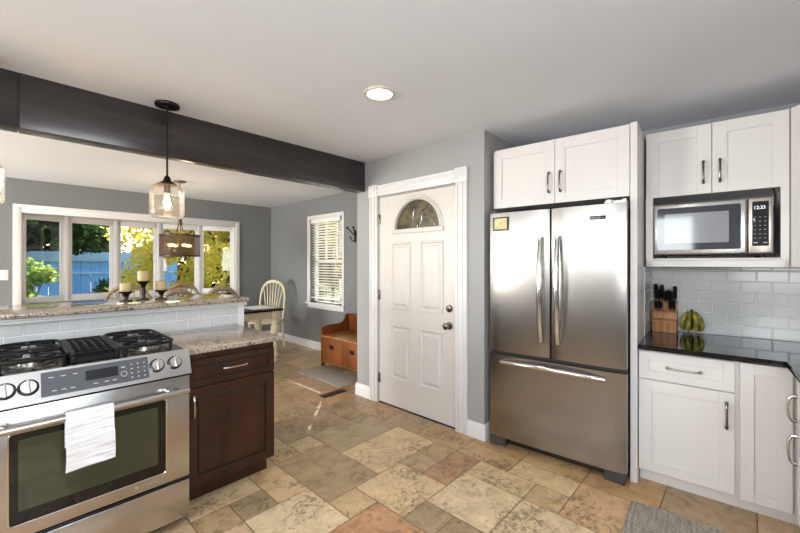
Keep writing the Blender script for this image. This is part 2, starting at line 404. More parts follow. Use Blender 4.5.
# dining room side wall with the small window
WY0, WY1, WZ0, WZ1 = 4.462, 5.33, .76, 2.12
bm = NB()
box(bm, 3.51, 3.64, 2.99, WY0, 0, H); box(bm, 3.51, 3.64, WY1, 6.76, 0, H); box(bm, 3.51, 3.64, WY0, WY1, 0, WZ0); box(bm, 3.51, 3.64, WY0, WY1, WZ1, H)
struct('wall_east', bm, M['wall_dark'], smooth=0)
# dining room far wall with the bow window opening
BX0, BX1, BZ0, BZ1, WN = .17, 2.84, .88, 2.04, 6.638
bm = NB()
box(bm, -4.25, BX0, WN, WN + .12, 0, H); box(bm, BX1, 3.64, WN, WN + .12, 0, H); box(bm, BX0, BX1, WN, WN + .12, 0, BZ0); box(bm, BX0, BX1, WN, WN + .12, BZ1, H)
struct('wall_north', bm, M['wall_dark'], smooth=0)
# walls that close the rooms out of frame (openings made up for the added fill lights)
bm = NB(); box(bm, -4.25, -4.13, 3.11, 6.76, 0, .45); box(bm, -4.25, -4.13, 3.11, 6.76, 2.25, H); box(bm, -4.25, -4.13, 3.11, 3.75, .45, 2.25); box(bm, -4.25, -4.13, 6.25, 6.76, .45, 2.25)
struct('wall_dining_west', bm, M['wall_dark'], smooth=0)
bm = NB(); box(bm, -2.45, -2.35, -1.0, 0, 0, H); box(bm, -2.45, -2.35, 2.0, 3.11, 0, H); box(bm, -2.45, -2.35, 0, 2.0, 2.26, H); box(bm, -2.45, -2.35, 0, 2.0, 0, 1.44); box(bm, -4.25, -2.0, 3.11, 3.23, 0, H)
struct('wall_west', bm, M['wall'], smooth=0)
# walls of the kitchen run, in the run's own frame
bm = NB(); box(bm, -.02, 2.45, .85, .97, 0, H); struct('wall_run', bm, M['wall'], smooth=0, frame=RFRAME)
bm = NB()
box(bm, 2.33, 2.45, -2.2, .85, 0, H); box(bm, 2.33, 2.45, -5.1, -3.75, 0, H); box(bm, 2.33, 2.45, -3.75, -2.2, 0, 1.08); box(bm, 2.33, 2.45, -3.75, -2.2, 2.02, H)
struct('wall_south', bm, M['wall'], smooth=0, frame=RFRAME)

# baseboards
def baseboard(bm, p0, p1, n, h=.125, t=.016):
    """p0->p1 along the wall foot, n = unit direction into the room"""
    p0, p1, n = Vector(p0), Vector(p1), Vector(n)
    prof = [(0, 0), (t, 0), (t, h * .72), (t * .75, h * .80), (t * .7, h * .93), (t * .35, h), (0, h)]
    A = [bm.verts.new(p0 + n * a + Vector((0, 0, b))) for a, b in prof]; B = [bm.verts.new(p1 + n * a + Vector((0, 0, b))) for a, b in prof]
    k = len(prof)
    for i in range(k): bm.faces.new((A[i], A[(i + 1) % k], B[(i + 1) % k], B[i]))
    bm.faces.new(A[::-1]); bm.faces.new(B)
bm = NB(); baseboard(bm, (3.51, 3.07, 0), (3.51, 6.638, 0), (-1, 0, 0)); struct('baseboard_east', bm, M['trim'])
bm = NB(); baseboard(bm, (-4.1, 6.638, 0), (3.51, 6.638, 0), (0, -1, 0)); struct('baseboard_north', bm, M['trim'])
bm = NB(); baseboard(bm, (2.607, 1.515, 0), (2.607, 1.684, 0), (-1, 0, 0)); baseboard(bm, (2.592, 1.53, 0), (2.70, 1.53, 0), (0, -1, 0)); baseboard(bm, (2.607, 2.856, 0), (2.607, 3.08, 0), (-1, 0, 0)); baseboard(bm, (2.592, 3.065, 0), (3.51, 3.065, 0), (0, 1, 0))
struct('baseboard_entry', bm, M['trim'])

# ceiling beam, two boards that meet left of the pendant
bm = NB(); box(bm, -2.35, .067, 2.94, 3.068, 2.145, H, .004); box(bm, .071, 2.607, 2.94, 3.068, 2.145, H, .004); box(bm, .05, .09, 2.948, 3.06, 2.153, H)
struct('ceiling_beam', bm, M['beam'])

# ------------------------------------------------------------------ entry door
EF = (Vector((2.607, DY1, 0)), math.radians(-90))      # local x runs right along the wall, local y into the wall
DW = DY1 - DY0
dr = bpy.data.objects.new('door_1', None); C.objects.link(dr); dr.location = EF[0]; dr.rotation_euler = (0, 0, EF[1]); dr['kind'] = 'structure'
bm = NB()
# slab with a half-round opening
gx, gz, gr = .493, 1.722, .262
def slab():
    bm = NB(); x0, x1, z0, z1 = .008, DW - .008, .012, DZ - .008
    # stiles and rails around the four sunk panels
    xs = [x0, .169, .421, .539, .801, x1]; zs = [z0, .274, .796, .959, 1.596, gz]
    for i in range(5):
        for j in range(5):
            sunk = i in (1, 3) and j in (1, 3)
            box(bm, xs[i], xs[i + 1], .019 if sunk else .012, .05, zs[j], zs[j + 1])
    n = 24; arc = [(gx + gr * math.cos(PI - PI * k / n), gz + gr * math.sin(PI - PI * k / n)) for k in range(n + 1)]
    poly = [(x0, gz)] + arc + [(x1, gz), (x1, z1)]
    # split the part above into strips between arc and top edge
    top = [(x0 + (x1 - x0) * (k + 1) / (n + 2), z1) for k in range(n + 1)]
    A = [(x0, gz)] + arc + [(x1, gz)]; B = [(x0, z1)] + top + [(x1, z1)]
    for i in range(len(A) - 1):
        prism(bm, [A[i], A[i + 1], B[i + 1], B[i]], .012, .05)
    return bm
b_ = slab(); bmesh.ops.remove_doubles(b_, verts=b_.verts[:], dist=.0004)
door_slab = obj('door_slab', b_, M['door'], dr, smooth=0)
def emboss(bm, x0, x1, z0, z1, y=.012):
    """moulded panel: a raised bead round a sunk field with a raised centre"""
    def ring(a, b, ya, yb):
        P = [(x0 + a, z0 + a), (x1 - a, z0 + a), (x1 - a, z1 - a), (x0 + a, z1 - a)]; Q = [(x0 + b, z0 + b), (x1 - b, z0 + b), (x1 - b, z1 - b), (x0 + b, z1 - b)]
        for k in range(4):
            k2 = (k + 1) % 4
            bm.faces.new([bm.verts.new(v) for v in ((P[k][0], ya, P[k][1]), (P[k2][0], ya, P[k2][1]), (Q[k2][0], yb, Q[k2][1]), (Q[k][0], yb, Q[k][1]))])
    ring(0, .007, y, y - .012); ring(.007, .016, y - .012, y - .010); ring(.016, .026, y - .010, y + .004); ring(.026, .036, y + .004, y + .004); ring(.036, .058, y + .004, y - .009)
    d = .058; bm.faces.new([bm.verts.new(v) for v in ((x0 + d, y - .009, z0 + d), (x1 - d, y - .009, z0 + d), (x1 - d, y - .009, z1 - d), (x0 + d, y - .009, z1 - d))])
    return bm
for (a, b) in ((.165, .425), (.535, .805)):
    for (c, d) in ((.27, .80), (.955, 1.60)):
        e_ = emboss(NB(), a, b, c, d); bmesh.ops.remove_doubles(e_, verts=e_.verts[:], dist=.0005); obj('door_panel', e_, M['door'], dr, smooth=20)
bm = NB(); n = 28
for rad, yy in ((gr + .014, .0), (gr + .034, .006)):
    pts = [(gx + rad * math.cos(PI * k / n), yy + .004, gz + rad * math.sin(PI * k / n)) for k in range(n + 1)]
    tube(bm, pts, .011, 8)
box(bm, gx - gr - .05, gx + gr + .05, -.008, .014, gz - .042, gz - .0, .006)
obj('lite_frame', bm, M['door'], dr)
def olive_glass():
    m, n_, l, p = newmat('leaded lite glass'); p.inputs['Roughness'].default_value = .12
    tc = n_.new('ShaderNodeTexCoord'); nz = n_.new('ShaderNodeTexNoise'); nz.inputs['Scale'].default_value = 14; nz.inputs['Detail'].default_value = 5
    l.new(tc.outputs['Object'], nz.inputs['Vector'])
    r = n_.new('ShaderNodeValToRGB'); r.color_ramp.elements[0].color = S(44, 38, 20); r.color_ramp.elements[1].color = S(108, 96, 60); r.color_ramp.elements[0].position = .35; r.color_ramp.elements[1].position = .72
    l.new(nz.outputs['Fac'], r.inputs[0]); l.new(r.outputs[0], p.inputs['Base Color'])
    v = n_.new('ShaderNodeTexVoronoi'); v.inputs['Scale'].default_value = 90; l.new(tc.outputs['Object'], v.inputs['Vector'])
    b = n_.new('ShaderNodeBump'); b.inputs['Strength'].default_value = .4; b.inputs['Distance'].default_value = .004; l.new(v.outputs['Distance'], b.inputs['Height']); l.new(b.outputs[0], p.inputs['Normal'])
    return m
bm = NB(); prism(bm, [(gx + gr * math.cos(PI * k / n), gz + gr * math.sin(PI * k / n)) for k in range(n + 1)], .026, .034)
lg = obj('lite_glass', bm, olive_glass(), dr)
bm = NB()
def arcpts(cx, cz, r, a0, a1, k=10): return [(cx + r * math.cos(math.radians(a0 + (a1 - a0) * i / k)), .024, cz + r * math.sin(math.radians(a0 + (a1 - a0) * i / k))) for i in range(k + 1)]
for q in (-1, 1):
    tube(bm, [(gx + q * x, .024, gz + z) for x, z in ((0, .24), (.03, .20), (.052, .14), (.052, .08), (.035, .03), (.03, 0))], .004, 6)
    tube(bm, [(gx + q * x, .024, gz + z) for x, z in ((.052, .11), (.12, .11), (.17, .08), (.20, .02))], .003, 6)
    tube(bm, [(gx + q * x, .024, gz + z) for x, z in ((.05, .15), (.11, .18), (.14, .21))], .003, 6)
tube(bm, [(gx, .024, gz), (gx, .024, gz + .03)], .003, 6)
obj('lead_came', bm, M['nickel'], dr)
for zz, nm, r in ((.865, 'door_knob', .030), (1.010, 'deadbolt', .030)):
    bm = NB()
    if nm == 'door_knob': lathe(bm, [(.033, -.012), (.033, -.006), (.014, .0), (.011, .022), (.022, .032), (.0285, .044), (.0285, .054), (.02, .063), (.004, .066)], (DW - .075, .0, zz), 20, 'y')
    else: lathe(bm, [(.032, -.012), (.032, -.004), (.026, .006), (.02, .008)], (DW - .075, .0, zz), 20, 'y'); box(bm, DW - .080, DW - .070, -.022, -.006, zz - .016, zz + .016, .003)
    obj(nm, bm, M['pewter'], dr)
for zz in (.25, 1.08, 1.84):
    bm = NB(); box(bm, -.008, .016, .0, .013, zz - .045, zz + .045, .002); cyl(bm, (.004, -.003, zz - .05), (.004, -.003, zz + .05), .006, 10)
    obj('hinge', bm, M['pewter'], dr)
bm = NB(); box(bm, 0, DW, .006, .10, -.002, .010); obj('threshold', bm, M['darkgap'], dr)
# casing with corner rosettes
bm = NB()
cw = .115
def fluted(bm, x0, x1, z0, z1, vertical=True):
    box(bm, x0, x1, -.014, 0, z0, z1, .002)
    if vertical:
        w_ = x1 - x0
        for a, b in ((.0, .20), (.34, .66), (.80, 1.0)): box(bm, x0 + w_ * a, x0 + w_ * b, -.024, -.010, z0, z1, .004)
    else:
        h_ = z1 - z0
        for a, b in ((.0, .20), (.34, .66), (.80, 1.0)): box(bm, x0, x1, -.024, -.010, z0 + h_ * a, z0 + h_ * b, .004)
fluted(bm, -cw, -.004, .0, DZ + .004); fluted(bm, DW + .004, DW + cw, .0, DZ + .004); fluted(bm, -.004, DW + .004, DZ + .004, DZ + .112, False)
for xx in (-cw - .006, DW - .0):
    box(bm, xx, xx + cw + .006, -.032, 0, DZ + .002, DZ + .122, .004)
    cx_ = xx + (cw + .006) / 2; cz_ = DZ + .062
    tube(bm, [(cx_ + .036 * math.cos(2 * PI * k / 24), -.033, cz_ + .036 * math.sin(2 * PI * k / 24)) for k in range(24)], .006, 8, closed=True)
    lathe(bm, [(.016, -.002), (.015, .004), (.008, .008), (.001, .009)], (cx_, -.031, cz_), 16, 'y')
tr = struct('trim_1', bm, M['trim'], frame=EF)
bm = NB(); box(bm, -.004, .004, .0, .12, 0, DZ); box(bm, DW - .004, DW + .004, .0, .12, 0, DZ); box(bm, -.004, DW + .004, .0, .12, DZ - .004, DZ + .004)
struct('trim_2', bm, M['trim'], frame=EF)
bm = NB(); box(bm, -.1, DW + .1, .30, .36, -.1, 2.3); struct('wall_porch', bm, M['wall_dark'], frame=EF)

# ------------------------------------------------------------------ bow window (window_1)
w1 = bpy.data.objects.new('window_1', None); C.objects.link(w1); w1['kind'] = 'structure'; w1.location = (1.5, WN, BZ0)
OFF[w1] = Vector((1.5, WN, BZ0))
ZB, ZT = .925, 2.005
arcx = [BX0 + .0, .618, 1.195, 1.765, 2.335, BX1 - .0]
def bowy(x): return 7.06 - .37 * ((x - 1.505) / 1.335) ** 2
bp = [(x, bowy(x)) for x in arcx]
bm = NB(); cw2 = .065
for a in (box(bm, BX0 - cw2, BX0 + .012, WN - .022, WN + .01, BZ0 - .10, BZ1 + .085, .006), box(bm, BX1 - .012, BX1 + cw2, WN - .022, WN + .01, BZ0 - .10, BZ1 + .085, .006),
          box(bm, BX0 + .012, BX1 - .012, WN - .022, WN + .01, BZ1 - .012, BZ1 + .085, .006), box(bm, BX0 - cw2, BX1 + cw2, WN - .028, WN + .01, BZ1 + .065, BZ1 + .093, .005)): pass
obj('casing', bm, M['trim'], w1)
bm = NB(); poly = [(BX0, WN)] + bp + [(BX1, WN)]
prism(bm, poly, BZ0 - .04, BZ0 + .0, 'xy'); obj('seat_board', bm, M['trim'], w1)
bm = NB(); prism(bm, poly, BZ1, BZ1 + .05, 'xy'); obj('head_board', bm, M['trim'], w1)
# frame posts and sashes
for i in range(6):
    x, y = bp[i]; bm = NB(); wd = .052 if 0 < i < 5 else .03
    if i == 0: box(bm, x, x + .014, WN, y + .06, BZ0, BZ1)
    elif i == 5: box(bm, x - .03, x, WN, y + .06, BZ0, BZ1)
    else: box(bm, x - wd / 2, x + wd / 2, y - .035, y + .07, BZ0, BZ1, .004)
    obj('mullion', bm, M['trim'], w1)
for i in range(5):
    (xa, ya), (xb, yb) = bp[i], bp[i + 1]
    d = Vector((xb - xa, yb - ya, 0)); L = d.length; ang = math.atan2(d.y, d.x); T = Matrix.Translation((xa, ya, 0)) @ Matrix.Rotation(ang, 4, 'Z')
    e0 = .022 if i else .012; fr = .036
    bm = NB(); box(bm, e0, e0 + fr, -.012, .035, BZ0, BZ1 - .0, .004); box(bm, L - e0 - fr, L - e0, -.012, .035, BZ0, BZ1, .004); box(bm, e0, L - e0, -.012, .035, BZ0, ZB + .035, .004); box(bm, e0, L - e0, -.012, .035, ZT - .045, BZ1, .004)
    # inner bead
    for a in ((e0 + fr, e0 + fr + .012), (L - e0 - fr - .012, L - e0 - fr)): box(bm, a[0], a[1], .0, .03, ZB + .035, ZT - .045)
    xform(bm, T); sash = obj('sash', bm, M['trim'], w1)
    bm = NB(); box(bm, e0 + fr, L - e0 - fr, .016, .020, ZB + .035, ZT - .045); xform(bm, T); obj('pane', bm, M['glass'], sash)

# ------------------------------------------------------------------ small double-hung window (window_2) with blind
w2 = bpy.data.objects.new('window_2', None); C.objects.link(w2); w2['kind'] = 'structure'; w2.location = (3.51, (WY0 + WY1) / 2, WZ0)
OFF[w2] = Vector((3.51, (WY0 + WY1) / 2, WZ0))
bm = NB(); q = .052
box(bm, 3.488, 3.515, WY0 - q, WY0 + .001, WZ0 - .0, WZ1 + q, .005); box(bm, 3.488, 3.515, WY1 - .008, WY1 + q, WZ0 - .0, WZ1 + q, .005); box(bm, 3.488, 3.515, WY0, WY1, WZ1 - .008, WZ1 + q, .005)
box(bm, 3.492, 3.515, WY0 - q + .01, WY1 + q - .01, WZ0 - .095, WZ0 - .03, .005)
obj('casing', bm, M['trim'], w2)
bm = NB(); box(bm, 3.462, 3.60, WY0 - q - .02, WY1 + q + .02, WZ0 - .03, WZ0, .006); obj('sill', bm, M['trim'], w2)
bm = NB(); box(bm, 3.60, 3.66, WY0, WY0 + .05, WZ0, WZ1); box(bm, 3.60, 3.66, WY1 - .05, WY1, WZ0, WZ1); box(bm, 3.60, 3.66, WY0, WY1, WZ1 - .05, WZ1); box(bm, 3.60, 3.66, WY0, WY1, WZ0, WZ0 + .004); box(bm, 3.60, 3.66, WY0, WY1, 1.40, 1.45)
box(bm, 3.60, 3.64, WY0, WY0 + .20, 1.55, WZ1); box(bm, 3.60, 3.64, WY0, WY0 + .20, WZ0, 1.15)  # wide strips added to block the sun and shorten its floor streak
for k in range(1, 3): yy = WY0 + (WY1 - WY0) * k / 3; box(bm, 3.62, 3.64, yy - .01, yy + .01, 1.45, WZ1)
obj('sash', bm, M['trim'], w2)
bm = NB(); box(bm, 3.63, 3.634, WY0 + .03, WY1 - .03, WZ0 + .004, WZ1 - .03); obj('pane', bm, M['glass'], w2)
bl = thing('window_blind', 'white slatted blind hanging in the small window above the oak bench', 'blind', (3.56, (WY0 + WY1) / 2, WZ0), off=(3.56, (WY0 + WY1) / 2, WZ0))
b0, b1 = WY0 + .094, WY1 - .004
bm = NB(); box(bm, 3.528, 3.588, b0, b1, WZ1 - .05, WZ1 - .002, .004); box(bm, 3.522, 3.53, b0 - .01, b1, WZ1 - .07, WZ1 - .002, .003); obj('head_rail', bm, M['blind'], bl)
bm = NB(); z = WZ1 - .085; tl = math.radians(17)
while z > WZ0 + .075:
    v = bmesh.ops.create_cube(bm, size=1.0)['verts']
    for p in v:
        x, zz = p.co.x * .05, p.co.z * .0028
        p.co = Vector((3.558 + x * math.cos(tl) + zz * math.sin(tl), (b0 + b1) / 2 + p.co.y * (b1 - b0), z - x * math.sin(tl) + zz * math.cos(tl)))
    z -= .070 if abs(z - 1.035) < .021 else .042
zbot = z + .010
obj('slats', bm, M['slat'], bl, smooth=0)
bm = NB(); box(bm, 3.532, 3.584, b0, b1, zbot - .02, zbot, .004); obj('bottom_rail', bm, M['blind'], bl)
bm = NB()
for yy in (b0 + .12, (b0 + b1) / 2, b1 - .12):
    for xx in (3.532, 3.584): cyl(bm, (xx, yy, zbot - .01), (xx, yy, WZ1 - .04), .0012, 6)
obj('cords', bm, M['blind'], bl)

# ------------------------------------------------------------------ half wall, tiles, bar ledge
HX1 = 1.345
bm = NB(); box(bm, -1.2, HX1, 3.01, 3.13, 0, 1.092); struct('wall_half', bm, M['wall'], smooth=0)
def tiles(bm, bmg, x0, x1, z0, z1, tw, th, face, shift0=0.0, g=.0025):
    """running bond of bevelled tiles; face(a, b, d) maps along, up, proud -> vector"""
    row = 0; z = z0
    while z < z1 - .004:
        zt = min(z + th, z1); x = x0 - (tw * .5 if row % 2 else 0) - shift0
        while x < x1:
            a, b = max(x, x0), min(x + tw, x1)
            if b - a > .008:
                lo = [bm.verts.new(face(*p, .0005)) for p in ((a + g, z + g), (b - g, z + g), (b - g, zt - g), (a + g, zt - g))]
                e = .003; hi = [bm.verts.new(face(*p, .006)) for p in ((a + g + e, z + g + e), (b - g - e, z + g + e), (b - g - e, zt - g - e), (a + g + e, zt - g - e))]
                bm.faces.new(hi)
                for k in range(4): bm.faces.new((lo[k], lo[(k + 1) % 4], hi[(k + 1) % 4], hi[k]))
            x += tw
        z = zt; row += 1
bm = NB(); tiles(bm, None, -1.2, 1.305, .914, 1.062, .155, .074, lambda a, b, d: (a, 3.004 - d, b), .03)
gb = NB(); box(gb, -1.2, 1.305, 3.0035, 3.01, .912, 1.063); sb = struct('backsplash_half_wall', gb, M['grout']); struct('tile_facing', bm, M['tile'], sb, smooth=0)
sb['kind'] = 'structure'
bm = NB(); box(bm, 1.305, HX1 + .008, 2.997, 3.14, 0, 1.065, .004); box(bm, -1.2, HX1 + .016, 2.965, 3.15, 1.060, 1.078, .004); box(bm, -1.2, HX1 + .008, 2.95, 3.15, 1.075, 1.095, .006); struct('trim_3', bm, M['trim'])
bm = NB(); box(bm, -1.2, HX1 + .008, 2.905, 3.50, 1.095, 1.127, .009, 3)
single('bar_ledge', bm, M['granite'], 'raised speckled beige granite bar ledge on top of the tiled half wall', 'countertop')

# ------------------------------------------------------------------ shaker helpers
def shaker(bm, x0, x1, z0, z1, y, th=.02, rail=.062, deep=.010, bev=.0015):
    box(bm, x0, x0 + rail, y, y + th, z0, z1, bev, 1); box(bm, x1 - rail, x1, y, y + th, z0, z1, bev, 1)
    box(bm, x0 + rail, x1 - rail, y, y + th, z0, z0 + rail, bev, 1); box(bm, x0 + rail, x1 - rail, y, y + th, z1 - rail, z1, bev, 1)
    box(bm, x0 + rail - .004, x1 - rail + .004, y + deep, y + th, z0 + rail - .004, z1 - rail + .004)
    return bm
def pull(c, L, axis='z', out=.030, r=.0068):
    """bow pull with two flared feet; c is the centre on the face, local -y is outwards"""
    bm = NB(); pts = []
    for i in range(15):
        t = i / 14; a = -L / 2 + L * t; bow = out * (.62 + .38 * math.sin(PI * t)) if 0 < i < 14 else 0
        if i in (0, 14): bow = 0
        pts.append((a, bow))
    pts = [(-L / 2, 0.0), (-L / 2, out * .55)] + [(-L / 2 + L * t / 10, out * (.72 + .28 * math.sin(PI * t / 10))) for t in range(1, 10)] + [(L / 2, out * .55), (L / 2, 0.0)]
    P = [(c[0] + a, c[1] - b, c[2]) if axis == 'x' else (c[0], c[1] - b, c[2] + a) for a, b in pts]
    k = len(P); rs = [r * 1.5, r * 1.15] + [r * (1.0 - .15 * math.sin(PI * t / 10)) for t in range(1, 10)] + [r * 1.15, r * 1.5]
    tube(bm, P, rs, 8); return bm

# ------------------------------------------------------------------ range
rg = thing('range_cooker', 'stainless steel slide-in gas range with black grates beside the dark cabinet', 'stove', (.32, 2.5, 0), off=(.32, 2.5, 0))
SX0, SX1, SF = -.06, .700, 2.20
bm = NB(); box(bm, SX0 + .004, SX1 - .004, SF + .045, 2.95, .035, .80); box(bm, SX0 + .02, SX1 - .02, SF + .07, 2.9, 0, .035); obj('body', bm, M['black'], rg)
# cooktop
bm = NB(); box(bm, SX0 - .004, SX1 + .004, SF + .045, 2.985, .900, .922, .005); box(bm, SX0 + .02, SX1 - .02, SF + .06, 2.94, .80, .900); obj('cooktop', bm, M['black'], rg)
bm = NB(); prism(bm, [(SF - .018, .812), (SF + .045, .812), (SF + .075, .925), (SF + .032, .936)], SX0, SX1, 'yz')
cp = obj('control_panel', bm, M['steel'], rg)
# slanted panel face frame
pf0 = Vector((0, SF - .018, .812)); pfu = Vector((0, .050, .124)).normalized(); pfn = Vector((0, -.124, .050)).normalized(); PL = .1337
def on_panel(x, h, d=0.0): return Vector((x, 0, 0)) + pf0 + pfu * h + pfn * d
def pbox(bm, x0, x1, h0, h1, d0, d1):
    vs_ = [bm.verts.new(on_panel(x, h, d)) for x in (x0, x1) for h in (h0, h1) for d in (d0, d1)]
    for f in ((0, 1, 3, 2), (4, 6, 7, 5), (0, 4, 5, 1), (2, 3, 7, 6), (0, 2, 6, 4), (1, 5, 7, 3)): bm.faces.new([vs_[i] for i in f])
bm = NB(); pbox(bm, .118, .508, .018, .122, 0, .004); dp = obj('display_panel', bm, mat('grey touch panel glass', S(84, 86, 90), .14, var=.05), rg)
bm = NB(); pbox(bm, .265, .385, .056, .100, .0042, .0056); obj('display_window', bm, M['blackglass'], dp)
def touch_key(*q):
    bm = NB(); pbox(bm, *q, .0042, .0050); obj('touch_key', bm, M['tick'], dp)
for i in range(3):
    for j in range(4): touch_key(.435 + .026 * i, .442 + .026 * i, .032 + .021 * j, .036 + .021 * j)
for x in (.405, .16, .19, .22, .30, .34, .37): touch_key(x - .008, x + .008, .036 if x < .38 else .088, .039 if x < .38 else .092)
for x in (.15, .19, .23): touch_key(x - .008, x + .008, .095, .098)
bm = NB(); tube(bm, [on_panel(.407 + .012 * math.cos(2 * PI * k / 16), .058 + .012 * math.sin(2 * PI * k / 16), .0048) for k in range(16)], .0012, 5, closed=True); obj('key_ring', bm, M['tick'], dp)
Rk = Matrix(((1, 0, 0), (0, pfu.y, pfn.y), (0, pfu.z, pfn.z))).to_4x4()
for kx in (.625, .545, .080, .012):
    T = Matrix.Translation(on_panel(kx, .070)) @ Rk
    bm = NB(); lathe(bm, [(.034, 0), (.034, .004), (.031, .006)], seg=28); xform(bm, T); kb = obj('control_knob', bm, M['black'], rg, label='black ringed steel control knob')
    bm = NB(); lathe(bm, [(.027, .004), (.0265, .020), (.024, .024), (.001, .0245)], seg=28); xform(bm, T); obj('knob_cap', bm, M['chrome'], kb)
    bm = NB(); box(bm, -.006, .006, -.027, .027, .020, .034, .003); xform(bm, T); obj('knob_grip', bm, M['steel'], kb)
# burners
for bx, by, br in ((.10, 2.49, .05), (.10, 2.74, .04), (.555, 2.49, .055), (.555, 2.74, .04)):
    bm = NB(); lathe(bm, [(br * 1.5, .921), (br * 1.5, .925), (br, .927), (br, .937), (br * .95, .939)], (bx, by, 0), 24); bu = obj('burner', bm, M['steel'], rg, label='steel burner base')
    bm = NB(); lathe(bm, [(br * .85, .937), (br * .85, .944), (br * .7, .947), (.001, .9475)], (bx, by, 0), 24); obj('burner_cap', bm, M['iron'], bu)
# cast-iron grates
def rbox(x0, x1, y0, y1, r, z, k=5):
    P = []
    for cx_, cy_, a0 in ((x1 - r, y1 - r, 0), (x0 + r, y1 - r, 90), (x0 + r, y0 + r, 180), (x1 - r, y0 + r, 270)):
        for i in range(k + 1):
            a = math.radians(a0 + 90 * i / k); P.append((cx_ + r * math.cos(a), cy_ + r * math.sin(a), z))
    return P
def grate(x0, x1, outer):
    bm = NB(); y0, y1, z = 2.345, 2.89, .963
    r = .075
    P = rbox(x0, x1, y0, y1, r, z); tube(bm, P, .0078, 8, closed=True)
    xm, ym = (x0 + x1) / 2, (y0 + y1) / 2
    tube(bm, [(x0, ym, z), (x1, ym, z)], .0075, 8)
    for yy in (2.49, 2.74):
        for k in range(6):
            a = 2 * PI * k / 6 + PI / 6
            tube(bm, [(xm + .035 * math.cos(a), yy + .035 * math.sin(a), z + .004), (xm + .085 * math.cos(a), yy + .085 * math.sin(a), z + .006), (xm + .125 * math.cos(a) * (.95 if abs(math.cos(a)) > .5 else 1), yy + .122 * math.sin(a), z)], .0062, 6)
        tube(bm, [(xm + .09 * math.cos(2 * PI * k / 24), yy + .09 * math.sin(2 * PI * k / 24), z - .002) for k in range(24)], .0055, 6, closed=True)
    for px, py in ((x0 + .02, y0 + .02), (x1 - .02, y0 + .02), (x0 + .02, y1 - .02), (x1 - .02, y1 - .02), (x0, ym), (x1, ym)):
        tube(bm, [(px, py, .921), (px, py, z)], .008, 8)
    return bm
obj('grate', grate(-.025, .225, -1), M['iron'], rg); obj('grate', grate(.425, .670, 1), M['iron'], rg)
# downdraft vent between the grates
bm = NB(); vx0, vx1 = .240, .410
for i in range(9):
    t = i / 8; yy = 2.385 + .48 * t
    tube(bm, [(vx0, yy, .958 + .008 * math.sin(PI * t)), (vx1, yy, .958 + .008 * math.sin(PI * t))], .006, 6)
for i in range(6):
    xx = vx0 + (vx1 - vx0) * i / 5
    wr = .013 if i in (0, 5) else .0055
    tube(bm, [(xx, 2.37 + .51 * k / 10, .946 + .022 * math.sin(PI * (k + .5) / 11)) for k in range(11)], wr, 8)
box(bm, vx0, vx1, 2.37, 2.88, .921, .940)
for xx in (vx0, vx1): box(bm, xx - .01, xx + .01, 2.36, 2.385, .921, .952, .003); box(bm, xx - .01, xx + .01, 2.865, 2.89, .921, .952, .003)
obj('vent_grille', bm, M['iron'], rg)
# oven door
bm = NB(); box(bm, SX0 + .004, SX1 - .004, SF, SF + .045, .262, .800, .006)
od = obj('oven_door', bm, M['steel'], rg)
bm = NB(); P = rbox(.022, .582, 0, 0, 0, 0, 1)
def rrect(x0, x1, z0, z1, r, k=5):
    out_ = []
    for cx_, cz_, a0 in ((x1 - r, z1 - r, 0), (x0 + r, z1 - r, 90), (x0 + r, z0 + r, 180), (x1 - r, z0 + r, 270)):
        for i in range(k + 1):
            a = math.radians(a0 + 90 * i / k); out_.append((cx_ + r * math.cos(a), cz_ + r * math.sin(a)))
    return out_
bm.free()
bm = NB(); prism(bm, rrect(.022, .584, .322, .700, .016), SF - .003, SF + .002); ow = obj('window_surround', bm, M['blackglass'], od)
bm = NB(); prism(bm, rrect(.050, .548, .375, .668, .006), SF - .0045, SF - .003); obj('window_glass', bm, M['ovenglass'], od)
bm = NB(); tube(bm, [(x, SF - .0035, z) for x, z in rrect(.021, .585, .321, .701, .017)], .003, 6, closed=True); obj('window_bead', bm, M['chrome'], od)
bm = NB(); tube(bm, [(SX0 + .02, SF - .058, .735), (SX1 - .025, SF - .058, .735)], .0155, 14)
for x in (SX0 + .06, SX1 - .11): box(bm, x - .016, x + .016, SF - .058, SF + .002, .726, .756, .005)
obj('handle', bm, M['steel'], od)
bm = NB(); box(bm, SX0 + .006, SX1 - .006, SF + .02, SF + .045, .798, .812); obj('vent_slot', bm, M['blackglass'], od)
bm = NB(); box(bm, SX0 + .004, SX1 - .004, SF + .012, SF + .05, .236, .262); obj('drawer_gap', bm, M['blackglass'], rg)
bm = NB(); box(bm, SX0 + .004, SX1 - .004, SF, SF + .06, .045, .244, .006); sd = obj('storage_drawer', bm, M['steel'], rg)
bm = NB(); box(bm, .06, .55, SF + .004, SF + .014, .243, .256, .003); obj('drawer_pull', bm, M['black'], sd)
def lettering(name, txt, size, m, parent, T, label=None, depth=.0006):
    cu = bpy.data.curves.new(name, 'FONT'); cu.body = txt; cu.size = size; cu.extrude = depth; cu.align_x = 'LEFT'
    tmp = bpy.data.objects.new(name + '_tmp', cu); C.objects.link(tmp); dg = bpy.context.evaluated_depsgraph_get()
    me = bpy.data.meshes.new_from_object(tmp.evaluated_get(dg)); bpy.data.objects.remove(tmp)
    bm = NB(); bm.from_mesh(me); bpy.data.meshes.remove(me); xform(bm, T)
    return obj(name, bm, m, parent, label, smooth=0)
FACE = Matrix.Rotation(PI / 2, 4, 'X')           # text lying in xz, readable from -y
lettering('logo_lettering', 'JENN-AIR', .020, M['chrome'], od, Matrix.Translation((.475, SF - .0008, .285)) @ FACE)
bm = NB(); box(bm, .450, .466, SF - .0015, SF + .001, .284, .300, .001); obj('logo_mark', bm, M['chrome'], od)

